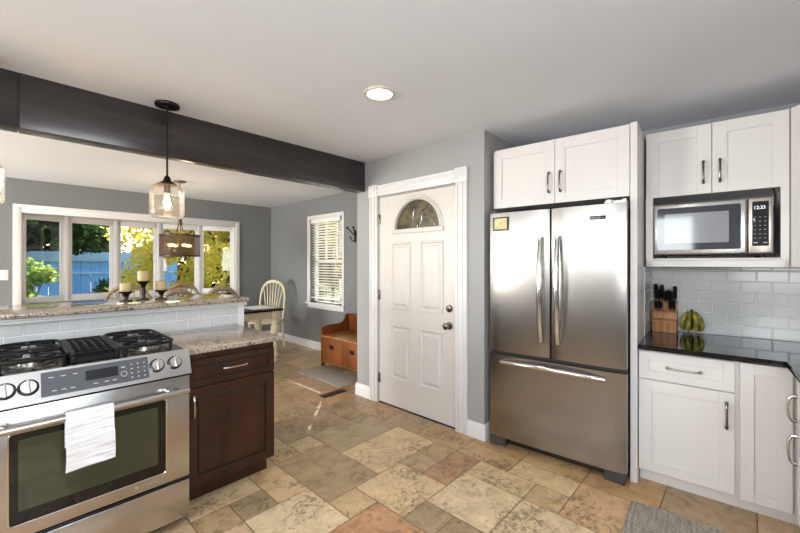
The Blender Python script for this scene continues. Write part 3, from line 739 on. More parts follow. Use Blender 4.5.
# towel over the oven handle
def towel():
    bm = NB(); hy, hz, hr = SF - .058, .735, .0245
    path = [(hy + hr, .60)] + [(hy + hr, .60 + .02 * k) for k in range(1, 7)]
    path += [(hy + hr * math.cos(a), hz + hr * math.sin(a)) for a in [PI * k / 8 for k in range(0, 9)]]
    path += [(hy - hr - .004 * math.sin(k / 3), hz - .0172 * k) for k in range(1, 14)]
    n_ = len(path) - 1
    def f(u, v):
        i = v * n_; a = int(min(i, n_ - 1)); t = i - a
        y = path[a][0] * (1 - t) + path[a + 1][0] * t; z = path[a][1] * (1 - t) + path[a + 1][1] * t
        front = max(0, v - .5) * 2
        x = .190 + .164 * u + .004 * front * math.sin(9 * v) + (.006 * front * (u - .5))
        y += -.003 - .006 * front * (1 + math.sin(u * 7 + v * 2)) * .5 - (.004 if .72 < v < .76 else 0) * 1.0
        z += .012 * front * (u - .3) * .6
        return Vector((x, y, z))
    grid(bm, f, 14, n_)
    bmesh.ops.recalc_face_normals(bm, faces=bm.faces[:])
    bmesh.ops.solidify(bm, geom=bm.faces[:], thickness=.003)
    return bm
def towelmat():
    m, n_, l, p = newmat('white terry towel'); p.inputs['Roughness'].default_value = .95
    tc = n_.new('ShaderNodeTexCoord'); mp = n_.new('ShaderNodeMapping'); mp.inputs['Scale'].default_value = (3, 3, 60); l.new(tc.outputs['Object'], mp.inputs['Vector'])
    nz = n_.new('ShaderNodeTexNoise'); nz.inputs['Scale'].default_value = 3; nz.inputs['Detail'].default_value = 3; l.new(mp.outputs[0], nz.inputs['Vector'])
    r = n_.new('ShaderNodeValToRGB'); r.color_ramp.elements[0].color = S(206, 205, 208); r.color_ramp.elements[1].color = S(246, 245, 245); r.color_ramp.elements[0].position = .33; r.color_ramp.elements[1].position = .55
    l.new(nz.outputs['Fac'], r.inputs[0]); l.new(r.outputs[0], p.inputs['Base Color'])
    b = n_.new('ShaderNodeBump'); b.inputs['Strength'].default_value = .5; b.inputs['Distance'].default_value = .006; l.new(nz.outputs['Fac'], b.inputs['Height']); l.new(b.outputs[0], p.inputs['Normal'])
    return m
single('dish_towel', towel(), towelmat(), 'white folded dish towel hanging over the oven door handle', 'towel', smooth=60)

# ------------------------------------------------------------------ dark base cabinet and beige worktop
def raised(bm, x0, x1, z0, z1, y, th=.02, rail=.055):
    shaker(bm, x0, x1, z0, z1, y, th, rail, .011)
    return bm
def groove(x0, x1, z0, z1, y, rail):
    a = rail - .004; return tube(NB(), [(x0 + a, y, z0 + a), (x1 - a, y, z0 + a), (x1 - a, y, z1 - a), (x0 + a, y, z1 - a)], .0065, 6, closed=True)
def dark_cabinet(x0, x1, label):
    t = thing('base_cabinet', label, 'cabinet', ((x0 + x1) / 2, 2.64, 0), group=None, off=((x0 + x1) / 2, 2.64, 0))
    F = 2.335
    bm = NB(); box(bm, x0, x1, F + .02, 2.995, .095, .878); obj('carcass', bm, M['darkwood'], t)
    bm = NB(); box(bm, x0 + .0, x1 - .02, F + .075, 2.98, 0, .098); obj('toe_kick', bm, M['darkwood'], t)
    d0, d1 = x0 + .006, x1 - .004
    bm = raised(NB(), d0, d1, .683, .838, F, rail=.038); dw = obj('drawer', bm, M['darkwood'], t)
    obj('groove', groove(d0, d1, .683, .838, F + .003, .038), M['darkgap'], dw)
    obj('handle', pull(((d0 + d1) / 2 , F, .765), .135, 'x'), M['nickel'], dw)
    bm = raised(NB(), d0, d1, .105, .672, F, rail=.060); do = obj('door', bm, M['darkwood'], t)
    obj('groove', groove(d0, d1, .105, .672, F + .003, .060), M['darkgap'], do)
    obj('handle', pull((d0 + .028, F, .575), .115, 'z'), M['nickel'], do)
    return t
dark_cabinet(.722, 1.262, 'dark brown wooden base cabinet with one drawer, right of the stainless range')
bm = NB(); box(bm, .709, 1.292, 2.300, 3.002, .8785, .912, .008, 3)
single('island_worktop', bm, M['granite'], 'lower beige granite worktop on the dark cabinet beside the range', 'countertop')

# ------------------------------------------------------------------ fridge
fg = rthing('refrigerator', 'stainless steel french door refrigerator under the white wall cabinets', 'refrigerator', .47, .35)
fgm = M['steel_v']
bm = NB(); box(bm, .014, .926, .075, .72, .05, 1.765, .006); obj('body', bm, mat('grey fridge case', S(96, 96, 98), .35, .6), fg)
def fdoor(x0, x1, z0, z1, bev=.012):
    bm = NB(); n_ = 10; y1 = .068
    P = [(x0 + (x1 - x0) * i / n_, -.006 * math.sin(PI * i / n_) + (.010 if i in (0, n_) else 0)) for i in range(n_ + 1)]
    prism(bm, P + [(x1, y1), (x0, y1)], z0, z1, 'xy'); return bm
d1 = obj('left_door', fdoor(.010, .462, .730, 1.780), fgm, fg); d2 = obj('right_door', fdoor(.476, .930, .730, 1.780), fgm, fg)
fz = obj('freezer_drawer', fdoor(.010, .930, .075, .702), fgm, fg)
bm = NB(); box(bm, .016, .924, .045, .078, .08, 1.775); obj('gasket', bm, M['rubber'], fg)
def bar(P, rx):
    bm = NB(); return tube(bm, P, rx, 12)
def vhandle(x):
    n_ = 16; L0, L1 = .845, 1.585; P = []; rs = []
    for i in range(n_ + 1):
        t = i / n_; s = math.sin(PI * t); P.append((x, -.020 - .042 * s ** .7, L0 + (L1 - L0) * t)); rs.append(.0165 + .005 * s)
    return bar(P, rs)
obj('handle', vhandle(.412), M['chrome'], d1); obj('handle', vhandle(.526), M['chrome'], d2)
P = []; rs = []
for i in range(21):
    t = i / 20; s = math.sin(PI * t); P.append((.112 + .70 * t, -.018 - .044 * s ** .7, .652 + .016 * s)); rs.append(.0150 + .004 * s)
obj('handle', bar(P, rs), M['chrome'], fz)
bm = NB(); box(bm, .03, .91, .05, .10, .02, .075); obj('base_grille', bm, M['black'], fg)
for x in (.045, .835):
    bm = NB(); prism(bm, [(x - .03, .010), (x + .065, .010), (x + .085, .0), (x + .085, .0), (x + .085, .07), (x - .03, .07)] if x > .5 else [(x - .03, .0), (x - .03, .07), (x + .085, .07), (x + .085, .012), (x + .06, .010)], .004, .070, 'xy')
    obj('foot', bm, M['grey_plastic'], fg)
bm = NB(); box(bm, .010, .06, .02, .10, 1.781, 1.802, .006); obj('hinge_cover', bm, M['grey_plastic'], fg)
bm = NB(); box(bm, .80, .925, .03, .11, 1.781, 1.803, .008); cyl(bm, (.83, .03, 1.784), (.83, .03, 1.806), .02, 16); cyl(bm, (.917, .02, 1.74), (.917, .02, 1.805), .012, 12); obj('hinge_cover', bm, M['plate'], fg)
bm = NB(); box(bm, .722, .818, -.0075, .0, 1.683, 1.707, .002); bd = obj('badge', bm, mat('dark badge', S(52, 50, 50), .3, .4), d2)
lettering('badge_lettering', 'KitchenAid', .0125, M['tick'], bd, Matrix.Translation((.728, -.0078, 1.691)) @ FACE)
bm = NB(); box(bm, .046, .166, -.009, -.0035, 1.648, 1.748); mg = thing('fridge_magnet', 'small dark-framed cream picture magnet on the upper left fridge door', 'magnet', RW(.106, -.006, 1.648), RROT, off=(.106, -.006, 1.648))
bm.free(); bm = NB()
for a in ((.046, .056, 1.645, 1.748), (.158, .168, 1.645, 1.748), (.056, .158, 1.645, 1.655), (.056, .158, 1.738, 1.748)): box(bm, a[0], a[1], -.016, -.0072, a[2], a[3], .001, 1)
obj('frame', bm, M['black'], mg)
bm = NB(); box(bm, .054, .160, -.013, -.0072, 1.653, 1.742); obj('picture', bm, mat('faded cream picture', S(206, 190, 142), .5, var=.25, vscale=26), mg)

# ------------------------------------------------------------------ white cabinets
cw_ = M['cab']
def cab_thing(label, s, y, z, name='wall_cabinet'): return rthing(name, label, 'cabinet', s, y, z)
t = cab_thing('white two-door cabinet mounted above the refrigerator', .46, .42, 1.833)
bm = NB(); box(bm, -.003, .934, .121, .845, 1.84, 2.30); obj('carcass', bm, cw_, t)
for a, b, hx in ((-.002, .4685, .430), (.4715, .934, .510)):
    dd = obj('door', shaker(NB(), a, b, 1.832, 2.285, .100, rail=.068), cw_, t); obj('handle', pull((hx, .100, 1.985), .14, 'z'), M['pewter'], dd)
bm = NB(); box(bm, .938, .977, .095, .845, 0, 2.30, .0015, 1)
single('end_panel', bm, cw_, 'tall white end panel standing between the refrigerator and the worktop', 'panel', frame=RFRAME)
# strip of wall tile on the end panel side and wall behind the worktop
UY = .41
t = cab_thing('white wall cabinet with two doors over an open niche that holds the microwave', 1.34, .63, 1.375)
bm = NB(); x0, x1 = .990, 1.690
box(bm, x0, x1, UY + .02, .845, 1.848, 2.30); box(bm, x0, x0 + .018, UY + .02, .845, 1.375, 1.85); box(bm, x1 - .018, x1, UY + .02, .845, 1.375, 1.85); box(bm, x0, x1, .828, .845, 1.375, 1.85); box(bm, x0, x1, UY + .02, .845, 1.375, 1.418)
box(bm, x0, x0 + .042, UY, UY + .022, 1.375, 1.85, .001, 1); box(bm, x1 - .036, x1, UY, UY + .022, 1.375, 1.85, .001, 1); box(bm, x0, x1, UY, UY + .022, 1.375, 1.420, .001, 1); box(bm, x0 + .036, x1 - .03, UY - .012, UY + .03, 1.418, 1.432, .003)
obj('carcass', bm, cw_, t)
bm = NB(); box(bm, x0 + .018, x1 - .018, .822, .829, 1.42, 1.848); obj('niche_back', bm, mat('grey niche lining', S(196, 196, 198), .5), t)
for a, b, hx in ((.992, 1.342, 1.302), (1.346, 1.690, 1.384)):
    dd = obj('door', shaker(NB(), a, b, 1.848, 2.295, UY, rail=.072), cw_, t); obj('handle', pull((hx, UY, 1.985), .135, 'z'), M['pewter'], dd)
# diagonal corner wall cabinet
t = cab_thing('white diagonal corner wall cabinet at the right end of the cabinets', 1.95, .5, 1.375)
bm = NB(); prism(bm, [(1.692, UY + .022), (1.692 + .30, UY - .278), (2.325, UY - .278), (2.325, .845), (1.692, .845)], 1.375, 2.30, 'xy'); obj('carcass', bm, cw_, t)
bm = shaker(NB(), .004, .420, 1.378, 2.298, 0, rail=.07); xform(bm, Matrix.Translation((1.692, UY, 0)) @ Matrix.Rotation(math.radians(-45), 4, 'Z')); obj('door', bm, cw_, t)
# base cabinets
BY = .12
t = cab_thing('white base cabinet with one drawer over one door, beside the end panel', 1.21, .48, 0, 'base_cabinet')
bm = NB(); box(bm, .980, 1.458, BY + .021, .845, .088, .852); obj('carcass', bm, cw_, t)
bm = NB(); box(bm, .980, 1.458, BY + .07, .3, 0, .088); obj('toe_kick', bm, cw_, t)
dd = obj('drawer', shaker(NB(), .982, 1.440, .672, .842, BY, rail=.05), cw_, t); obj('handle', pull((1.21, BY, .757), .16, 'x'), M['nickel'], dd)
dd = obj('door', shaker(NB(), .982, 1.440, .092, .664, BY, rail=.068), cw_, t); obj('handle', pull((1.405, BY, .535), .14, 'z'), M['pewter'], dd)
t = cab_thing('white corner base cabinet with one tall narrow door under the black worktop', 1.66, .48, 0, 'base_cabinet')
bm = NB(); box(bm, 1.459, 1.675, BY + .021, .845, .088, .852); box(bm, 1.675, 2.325, BY + .022, .845, .088, .852); obj('carcass', bm, cw_, t)
bm = NB(); box(bm, 1.459, 1.745, BY + .07, .3, 0, .088); obj('toe_kick', bm, cw_, t)
dd = obj('door', shaker(NB(), 1.462, 1.668, .080, .845, BY, rail=.058), cw_, t)
# run that turns the corner towards the camera
PFR = (RW(1.675, BY + .021), math.radians(184))
def side_cab(x0, x1, label, handles=True):
    t = thing('base_cabinet', label, 'cabinet', PFR[0] + Matrix.Rotation(PFR[1], 3, 'Z') @ Vector(((x0 + x1) / 2, .3, 0)), PFR[1], off=((x0 + x1) / 2, .3, 0))
    bm = NB(); box(bm, x0, x1, .021, .645, .088, .852); obj('carcass', bm, cw_, t)
    bm = NB(); box(bm, x0 + (.07 if x0 < .1 else 0), x1, .075, .3, 0, .088); obj('toe_kick', bm, cw_, t)
    a = x0 + (.025 if x0 < .1 else .004)
    dd = obj('drawer', shaker(NB(), a, x1 - .003, .560, .845, 0, rail=.045), cw_, t); obj('handle', pull((a + .035, 0, .655), .125, 'z', .036), M['nickel'], dd)
    dd = obj('door', shaker(NB(), a, x1 - .003, .085, .550, 0, rail=.058), cw_, t); obj('handle', pull((a + .05, 0, .450), .14, 'z', .036), M['nickel'], dd)
side_cab(.022, .50, 'white base cabinet with two bow handles on the run facing the range')
side_cab(.503, 1.10, 'second white base cabinet from the corner on the run facing the range')
# black worktop (L)
bm = NB(); P = [(.979, .09), (1.645, .09), (1.645, -.99), (2.325, -.99), (2.325, .838), (.979, .838)]
prism(bm, P, .854, .885, 'xy')
bmesh.ops.bevel(bm, geom=[e for e in bm.edges if abs(e.verts[0].co.z - e.verts[1].co.z) < 1e-5], offset=.005, segments=2, affect='EDGES')
single('black_worktop', bm, M['blackgranite'], 'polished black granite worktop along the white base cabinets', 'countertop', frame=RFRAME)
# right backsplash
bm = NB(); tiles(bm, None, .978, 2.31, .886, 1.374, .155, .0765, lambda a, b, d: (a, .8455 - d, b), .09)
tiles(bm, None, .43, .838, .886, 1.374, .155, .0765, lambda a, b, d: (.9775 + d, a, b), .05)
gb = NB(); box(gb, .978, 2.325, .8445, .85, .884, 1.374); box(gb, .9765, .978, .43, .845, .884, 1.374)
sb = struct('backsplash_run', gb, M['grout'], frame=RFRAME); struct('tile_facing', bm, M['tile'], sb, smooth=0)

# ------------------------------------------------------------------ microwave
MY = .385
mw = rthing('microwave', 'stainless microwave oven standing in the niche of the white wall cabinet', 'microwave', 1.325, .57, 1.432)
bm = NB(); box(bm, 1.045, 1.615, MY + .03, .76, 1.452, 1.790, .006); obj('body', bm, mat('grey microwave case', S(120, 120, 124), .4, .4), mw)
for x in (1.08, 1.58):
    for y in (MY + .07, .70):
        bm = NB(); cyl(bm, (x, y, 1.432), (x, y, 1.454), .014, 12); obj('foot', bm, M['rubber'], mw)
bm = NB(); box(bm, 1.036, 1.508, MY, MY + .032, 1.455, 1.792, .010, 3); md = obj('door', bm, M['steel'], mw)
bm = NB(); prism(bm, rrect(1.060, 1.480, 1.487, 1.765, .012), MY - .003, MY + .004); dw = obj('door_window', bm, mat('grey microwave window glass', S(70, 72, 78), .06, var=.05, coat=.5), md)
bm = NB(); prism(bm, rrect(1.100, 1.425, 1.530, 1.725, .006), MY - .0045, MY - .003); obj('mesh_screen', bm, mat('pale microwave screen', S(150, 152, 158), .10, var=.04, coat=.6), md)
bm = NB(); box(bm, 1.511, 1.622, MY, MY + .032, 1.455, 1.792, .010, 3); mp_ = obj('control_panel', bm, mat('warm steel control fascia', S(196, 184, 174), .3, 1.0), mw)
bm = NB(); prism(bm, rrect(1.530, 1.602, 1.502, 1.768, .004), MY - .003, MY + .003); obj('keypad', bm, mat('matt black keypad', S(12, 12, 13), .35, spec=.15), mp_)
lettering('clock_digits', '12:33', .028, M['display'], mp_, Matrix.Translation((1.5355, MY - .0034, 1.722)) @ Matrix.Diagonal((.85, 1, 1, 1)) @ FACE, depth=.0003)
def keypad_button(*q):
    bm = NB(); box(bm, *q); obj('keypad_button', bm, M['tick'], mp_)
for i in range(3):
    for j in range(6): keypad_button(1.538 + .022 * i, 1.546 + .022 * i, MY - .0036, MY - .003, 1.548 + .025 * j, 1.5502 + .025 * j)
for q in ((1.534, 1.543, 1.655, 1.665), (1.536, 1.554, 1.519, 1.524), (1.578, 1.596, 1.519, 1.524)): keypad_button(q[0], q[1], MY - .0040, MY - .003, q[2], q[3])
bm = NB(); tube(bm, [(1.628, .45, 1.845), (1.634, .43, 1.80), (1.634, .425, 1.75), (1.628, .43, 1.715), (1.622, .45, 1.69), (1.625, .60, 1.66)], .006, 8)
single('power_cord', bm, M['rubber'], 'black power cord hanging down at the right of the microwave', 'cord', frame=RFRAME)
bm = NB(); prism(bm, [(1.11, 1.7915), (1.22, 1.7915), (1.21, 1.800), (1.18, 1.803), (1.165, 1.818), (1.150, 1.803), (1.12, 1.800)], .47, .53)
single('chip_clip', bm, M['rubber'], 'small black clip lying on top of the microwave', 'clip', frame=RFRAME)

# ------------------------------------------------------------------ knife block and knives, bananas
kb = rthing('knife_block', 'stepped bamboo knife block in the corner of the black worktop', 'knife block', 1.075, .75, .885)
bm = NB(); BX = (1.003, 1.150)
prism(bm, [(.685, .885), (.832, .885), (.832, 1.120), (.760, 1.098), (.760, 1.050), (.715, 1.030), (.715, .985), (.685, .975)], BX[0], BX[1], 'yz')
bmesh.ops.bevel(bm, geom=bm.edges[:], offset=.003, segments=1, affect='EDGES'); obj('block', bm, M['bamboo'], kb)
def knife(x, y, z, L, r, label, lean=.16, dx=0.0, group='black-handled knives in the block'):
    t = thing('kitchen_knife', label, 'knife', RW(x, y, z), RROT, group, off=(x, y, z))
    d = Vector((dx, -lean, 1)).normalized(); p = Vector((x, y, z))
    bm = NB(); tube(bm, [p + d * k for k in (-.012, .018)], [.006, .007], 10); obj('bolster', bm, M['chrome'], t)
    bm = NB(); ts = [.018, .03, L * .45, L * .8, L * .96, L]; rr = [r * .75, r * .95, r, r * 1.1, r, r * .5]
    tube(bm, [p + d * k for k in ts], rr, 10); obj('handle', bm, M['black'], t)
ks = [(1.018, .80, 1.112, .130, .0125, 'tallest knife at the back left of the knife block'), (1.036, .78, 1.103, .100, .010, 'slim knife second from the left in the back row of the block'),
      (1.056, .80, 1.112, .125, .0125, 'thick black knife third from the left in the back row of the block'), (1.078, .785, 1.105, .085, .010, 'short knife in the middle of the back row of the block'),
      (1.096, .79, 1.107, .092, .010, 'knife right of the middle in the back row of the block'), (1.116, .785, 1.105, .085, .010, 'knife second from the right in the back row of the block'),
      (1.137, .80, 1.112, .115, .0125, 'large knife at the back right of the knife block'),
      (1.022, .735, 1.040, .075, .009, 'small steak knife at the left of the middle step of the block'), (1.042, .735, 1.040, .075, .009, 'small steak knife second on the middle step of the block'),
      (1.056, .735, 1.040, .070, .009, 'small steak knife third on the middle step of the block'), (1.110, .735, 1.040, .085, .010, 'small knife by the scissors on the middle step of the block'), (1.132, .735, 1.040, .085, .010, 'small knife at the right of the middle step of the block')]
for k in ks: knife(k[0], k[1], k[2], k[3], k[4], k[5])
bn = rthing('banana_bunch', 'bunch of ripening green and yellow bananas beside the knife block', 'bananas', 1.235, .765, .885)
bmat = None
def bananamat():
    m, n_, l, p = newmat('banana skin'); p.inputs['Roughness'].default_value = .45
    tc = n_.new('ShaderNodeTexCoord'); nz = n_.new('ShaderNodeTexNoise'); nz.inputs['Scale'].default_value = 26; nz.inputs['Detail'].default_value = 4; l.new(tc.outputs['Object'], nz.inputs['Vector'])
    r = n_.new('ShaderNodeValToRGB'); e = r.color_ramp.elements; e[0].position = .33; e[0].color = S(62, 62, 18); e[1].position = .68; e[1].color = S(206, 176, 52); k = e.new(.5); k.color = S(124, 124, 34)
    l.new(nz.outputs['Fac'], r.inputs[0]); l.new(r.outputs[0], p.inputs['Base Color']); return m
M['banana'] = bananamat()
top = Vector((1.236, .765, 1.045))
for k in range(6):
    a = math.radians(-165 + 52 * k); ux, uy = math.cos(a), math.sin(a) * .8 - .12
    P = []
    for i in range(9):
        t = i / 8; rad = .010 + .046 * math.sin(PI * (.08 + .62 * t)); P.append(top + Vector((ux * rad, uy * rad * .9, -.142 * t)))
    rs = [.006, .009, .014, .017, .018, .018, .017, .013, .005]
    obj('banana', tube(NB(), P, rs, 8), M['banana'], bn, smooth=60)
bm = NB(); tube(bm, [top + Vector((0, 0, -.012)), top + Vector((0, 0, .016))], [.013, .009], 8); obj('stem', bm, mat('banana stem', S(74, 66, 28), .6), bn)

# ------------------------------------------------------------------ lights
def pendant(x, y, label):
    t = thing('pendant_light', label, 'pendant light', (x, y, 1.70), group='glass pendants in front of the beam', off=(x, y, 1.70))
    bm = NB(); lathe(bm, [(.072, H - .018), (.074, H - .010), (.070, H - .001)], (x, y, 0), 32); cyl(bm, (x, y, H - .035), (x, y, H - .016), .018, 16); obj('canopy', bm, M['bronze'], t)
    bm = NB(); cyl(bm, (x, y, 1.95), (x, y, H - .02), .006, 10); obj('rod', bm, M['bronze'], t)
    bm = NB(); lathe(bm, [(.056, 1.914), (.058, 1.922), (.040, 1.932), (.022, 1.945), (.018, 1.965), (.009, 1.975)], (x, y, 0), 24); cyl(bm, (x, y, 1.862), (x, y, 1.92), .019, 16); obj('socket_cap', bm, M['bronze'], t)
    bm = NB(); prof = [(.048, 1.916), (.062, 1.915), (.080, 1.911), (.092, 1.903), (.100, 1.888), (.103, 1.87), (.103, 1.745), (.101, 1.722), (.095, 1.708), (.087, 1.702), (.080, 1.701)]
    lathe(bm, prof, (x, y, 0), 40, capb=False, capt=False); lathe(bm, [(r - .0035, z) for r, z in prof][::-1], (x, y, 0), 40, capb=False, capt=False)
    tube(bm, [(x + .083 * math.cos(2 * PI * k / 40), y + .083 * math.sin(2 * PI * k / 40), 1.702) for k in range(40)], .0035, 6, closed=True)
    obj('glass_shade', bm, M['jar'], t, smooth=60)
    bm = NB(); lathe(bm, [(.013, 1.866), (.016, 1.855), (.026, 1.83), (.031, 1.80), (.028, 1.775), (.016, 1.752), (.003, 1.744)], (x, y, 0), 20); bb = obj('bulb', bm, M['bulbglass'], t, smooth=60)
    bm = NB()
    for k in range(5):
        a = 2 * PI * k / 5; tube(bm, [(x + .006 * math.cos(a), y + .006 * math.sin(a), 1.852), (x + .015 * math.cos(a), y + .015 * math.sin(a), 1.80), (x + .007 * math.cos(a), y + .007 * math.sin(a), 1.762)], .0022, 5)
    obj('filament', bm, M['filament'], bb)
    light('pendant_lamp', 'POINT', (x, y, 1.80), (x, y, 0), 2.0, (1, .80, .52), .03)
    return t
pendant(.753, 2.81, 'clear seeded glass pendant with a glowing filament bulb over the peninsula')
pendant(-.085, 2.81, 'second glass pendant, cut off at the left edge of the picture')
cx, cy = 1.572, 5.33
t = thing('chandelier', 'brown mesh drum chandelier hanging over the dining table', 'chandelier', (cx, cy, 1.48), off=(cx, cy, 1.48))
bm = NB(); lathe(bm, [(.068, H - .016), (.07, H - .008), (.066, H - .001)], (cx, cy, 0), 24); obj('canopy', bm, M['brass'], t)
bm = NB(); cyl(bm, (cx, cy, 1.90), (cx, cy, H - .01), .007, 10); obj('rod', bm, M['brass'], t)
bm = NB(); lathe(bm, [(.018, 1.880), (.026, 1.89), (.028, 1.915), (.02, 1.945), (.024, 1.955), (.012, 1.97)], (cx, cy, 0), 16); obj('finial', bm, M['brass'], t)
bm = NB()
for k in range(4):
    a = 2 * PI * k / 4 + .5; c_, s_ = math.cos(a), math.sin(a)
    tube(bm, [(cx + r * c_, cy + r * s_, z) for r, z in ((.018, 1.92), (.030, 1.87), (.045, 1.82), (.09, 1.785), (.16, 1.79), (.20, 1.815), (.222, 1.80), (.226, 1.752))], .005, 8)
obj('frame_arm', bm, M['bronze'], t)
def meshmat():
    m, n_, l, p = newmat('bronze wire mesh'); p.inputs['Base Color'].default_value = S(60, 38, 22); p.inputs['Metallic'].default_value = .0; p.inputs['Specular IOR Level'].default_value = .2; p.inputs['Roughness'].default_value = .5
    tc = n_.new('ShaderNodeTexCoord'); v = n_.new('ShaderNodeTexNoise'); v.inputs['Scale'].default_value = 40; l.new(tc.outputs['Object'], v.inputs['Vector'])
    mr = n_.new('ShaderNodeMapRange'); mr.inputs['To Min'].default_value = .50; mr.inputs['To Max'].default_value = .74; l.new(v.outputs['Fac'], mr.inputs['Value']); l.new(mr.outputs[0], p.inputs['Alpha']); return m
bm = NB(); lathe(bm, [(.226, 1.490), (.226, 1.752)], (cx, cy, 0), 48, capb=False, capt=False); dm = obj('drum_shade', bm, meshmat(), t, smooth=60)
for z in (1.490, 1.752):
    bm = NB(); lathe(bm, [(.223, z - .008), (.230, z - .008), (.230, z + .008), (.223, z + .008)], (cx, cy, 0), 48, capb=False, capt=False); obj('band', bm, M['bronze'], dm)
bm = NB(); cyl(bm, (cx, cy, 1.60), (cx, cy, 1.90), .010, 12); lathe(bm, [(.02, 1.59), (.024, 1.60), (.018, 1.62)], (cx, cy, 0), 16); obj('stem', bm, M['brass'], t)
for k in range(4):
    a = 2 * PI * k / 4 + .2; c_, s_ = math.cos(a), math.sin(a)
    bm = NB(); tube(bm, [(cx, cy, 1.64), (cx + .06 * c_, cy + .06 * s_, 1.628)], .008, 8); so = obj('lamp_arm', bm, M['brass'], t)
    bm = NB(); tube(bm, [(cx + r * c_, cy + r * s_, 1.628 - r * .03) for r in (.06, .085, .115, .135, .15)], [.010, .017, .019, .014, .004], 12); obj('bulb', bm, M['warmbulb'], so)
light('chandelier_lamp', 'POINT', (cx, cy, 1.72), (cx, cy, 0), 10, (1, .78, .52), .08)
def downlight(x, y, label, e):
    t = thing('recessed_light', label, 'ceiling light', (x, y, H - .012), off=(x, y, H - .012))
    bm = NB(); lathe(bm, [(.078, H - .004), (.080, H - .012), (.094, H - .010), (.098, H - .001)], (x, y, 0), 40, capb=False, capt=False); obj('trim_ring', bm, mat('satin ring', S(205, 196, 184), .4), t)
    bm = NB(); lathe(bm, [(.0785, H - .006), (.0785, H - .0045)], (x, y, 0), 40); obj('lens', bm, M['lens'], t)
    light('recessed_lamp', 'SPOT', (x, y, H - .03), (x, y, 0), e, (1, .96, .91), .07, spot=150)
downlight(1.60, 1.67, 'round recessed ceiling light glowing in front of the entry door', 14)
light('ceiling_fill_behind', 'SPOT', (-.6, .9, H - .03), (-.6, .9, 0), 14, (1, .96, .91), .07, spot=150)  # added ceiling fill, no fixture here
light('ceiling_fill_beside', 'SPOT', (1.75, .35, H - .03), (1.75, .35, 0), 9, (1, .96, .91), .07, spot=150)  # added fill before the white cabinets, without a fixture

# ------------------------------------------------------------------ candles on the bar ledge
def candle(u, dep_x, y, zb, hh, label, hlabel):
    x = dep_x; zl = 1.127
    t = thing('candle_holder', hlabel, 'candle holder', (x, y, zl), off=(x, y, zl), group='wooden candle holders on the ledge')
    bm = NB(); lathe(bm, [(.040, zl), (.040, zl + .008), (.018, zl + .014)], (x, y, 0), 24); obj('foot', bm, M['bronze'], t)
    bm = NB()
    if zb - zl > .12: lathe(bm, [(.016, zl + .012), (.012, zl + .03), (.018, zl + .05), (.012, zl + .075), (.011, zb - .05), (.018, zb - .035)], (x, y, 0), 16)
    else: lathe(bm, [(.016, zl + .012), (.012, zl + .02), (.014, zb - .035)], (x, y, 0), 16)
    obj('stem', bm, M['bronze'], t)
    bm = NB(); lathe(bm, [(.014, zb - .038), (.024, zb - .020), (.042, zb - .008), (.044, zb)], (x, y, 0), 24); obj('cup', bm, M['bronze'], t)
    c = thing('pillar_candle', label, 'candle', (x, y, zb), off=(x, y, zb), group='pillar candles on the ledge')
    bm = NB(); lathe(bm, [(.036, zb + .0005), (.0375, zb + .004), (.0375, zb + hh - .004), (.035, zb + hh), (.004, zb + hh - .004)], (x, y, 0), 24); obj('wax', bm, M['wax'], c, smooth=50)
    bm = NB(); cyl(bm, (x, y, zb + hh - .005), (x, y, zb + hh + .01), .0015, 6); obj('wick', bm, M['black'], c)
candle(0, .613, 3.25, 1.198, .059, 'low ivory pillar candle on the left holder of the bar ledge', 'low dark candle holder at the left of the three on the ledge')
candle(0, .722, 3.27, 1.268, .072, 'tallest ivory pillar candle in the middle of the bar ledge', 'tall dark candle holder in the middle of the three on the ledge')
candle(0, .832, 3.25, 1.198, .065, 'low ivory pillar candle on the right holder of the bar ledge', 'low dark candle holder at the right of the three on the ledge')

# ------------------------------------------------------------------ dining table and chairs
TX0, TX1, TY0, TY1 = .85, 2.745, 4.83, 5.50
t = thing('dining_table', 'long dining table with a dark top and cream turned legs behind the half wall', 'table', ((TX0 + TX1) / 2, (TY0 + TY1) / 2, 0), off=((TX0 + TX1) / 2, (TY0 + TY1) / 2, 0))
bm = NB(); box(bm, TX0, TX1, TY0, TY1, .728, .760, .008, 3); obj('tabletop', bm, M['tabletop'], t)
bm = NB(); box(bm, TX0 + .06, TX1 - .06, TY0 + .05, TY0 + .075, .625, .727, .002); box(bm, TX0 + .06, TX1 - .06, TY1 - .075, TY1 - .05, .625, .727, .002); box(bm, TX0 + .05, TX0 + .075, TY0 + .06, TY1 - .06, .625, .727, .002); box(bm, TX1 - .075, TX1 - .05, TY0 + .06, TY1 - .06, .625, .727, .002)
obj('apron', bm, M['cream'], t)
for lx in (TX0 + .085, TX1 - .085):
    for ly in (TY0 + .085, TY1 - .085):
        bm = NB(); box(bm, lx - .052, lx + .052, ly - .052, ly + .052, .60, .727, .004)
        lathe(bm, [(.026, 0), (.036, .02), (.030, .05), (.048, .09), (.050, .11), (.032, .13), (.044, .16), (.036, .20), (.044, .30), (.050, .36), (.034, .39), (.054, .43), (.060, .47), (.056, .51), (.036, .53), (.056, .56), (.056, .58), (.042, .60)], (lx, ly, 0), 20)
        obj('leg', bm, M['cream'], t)
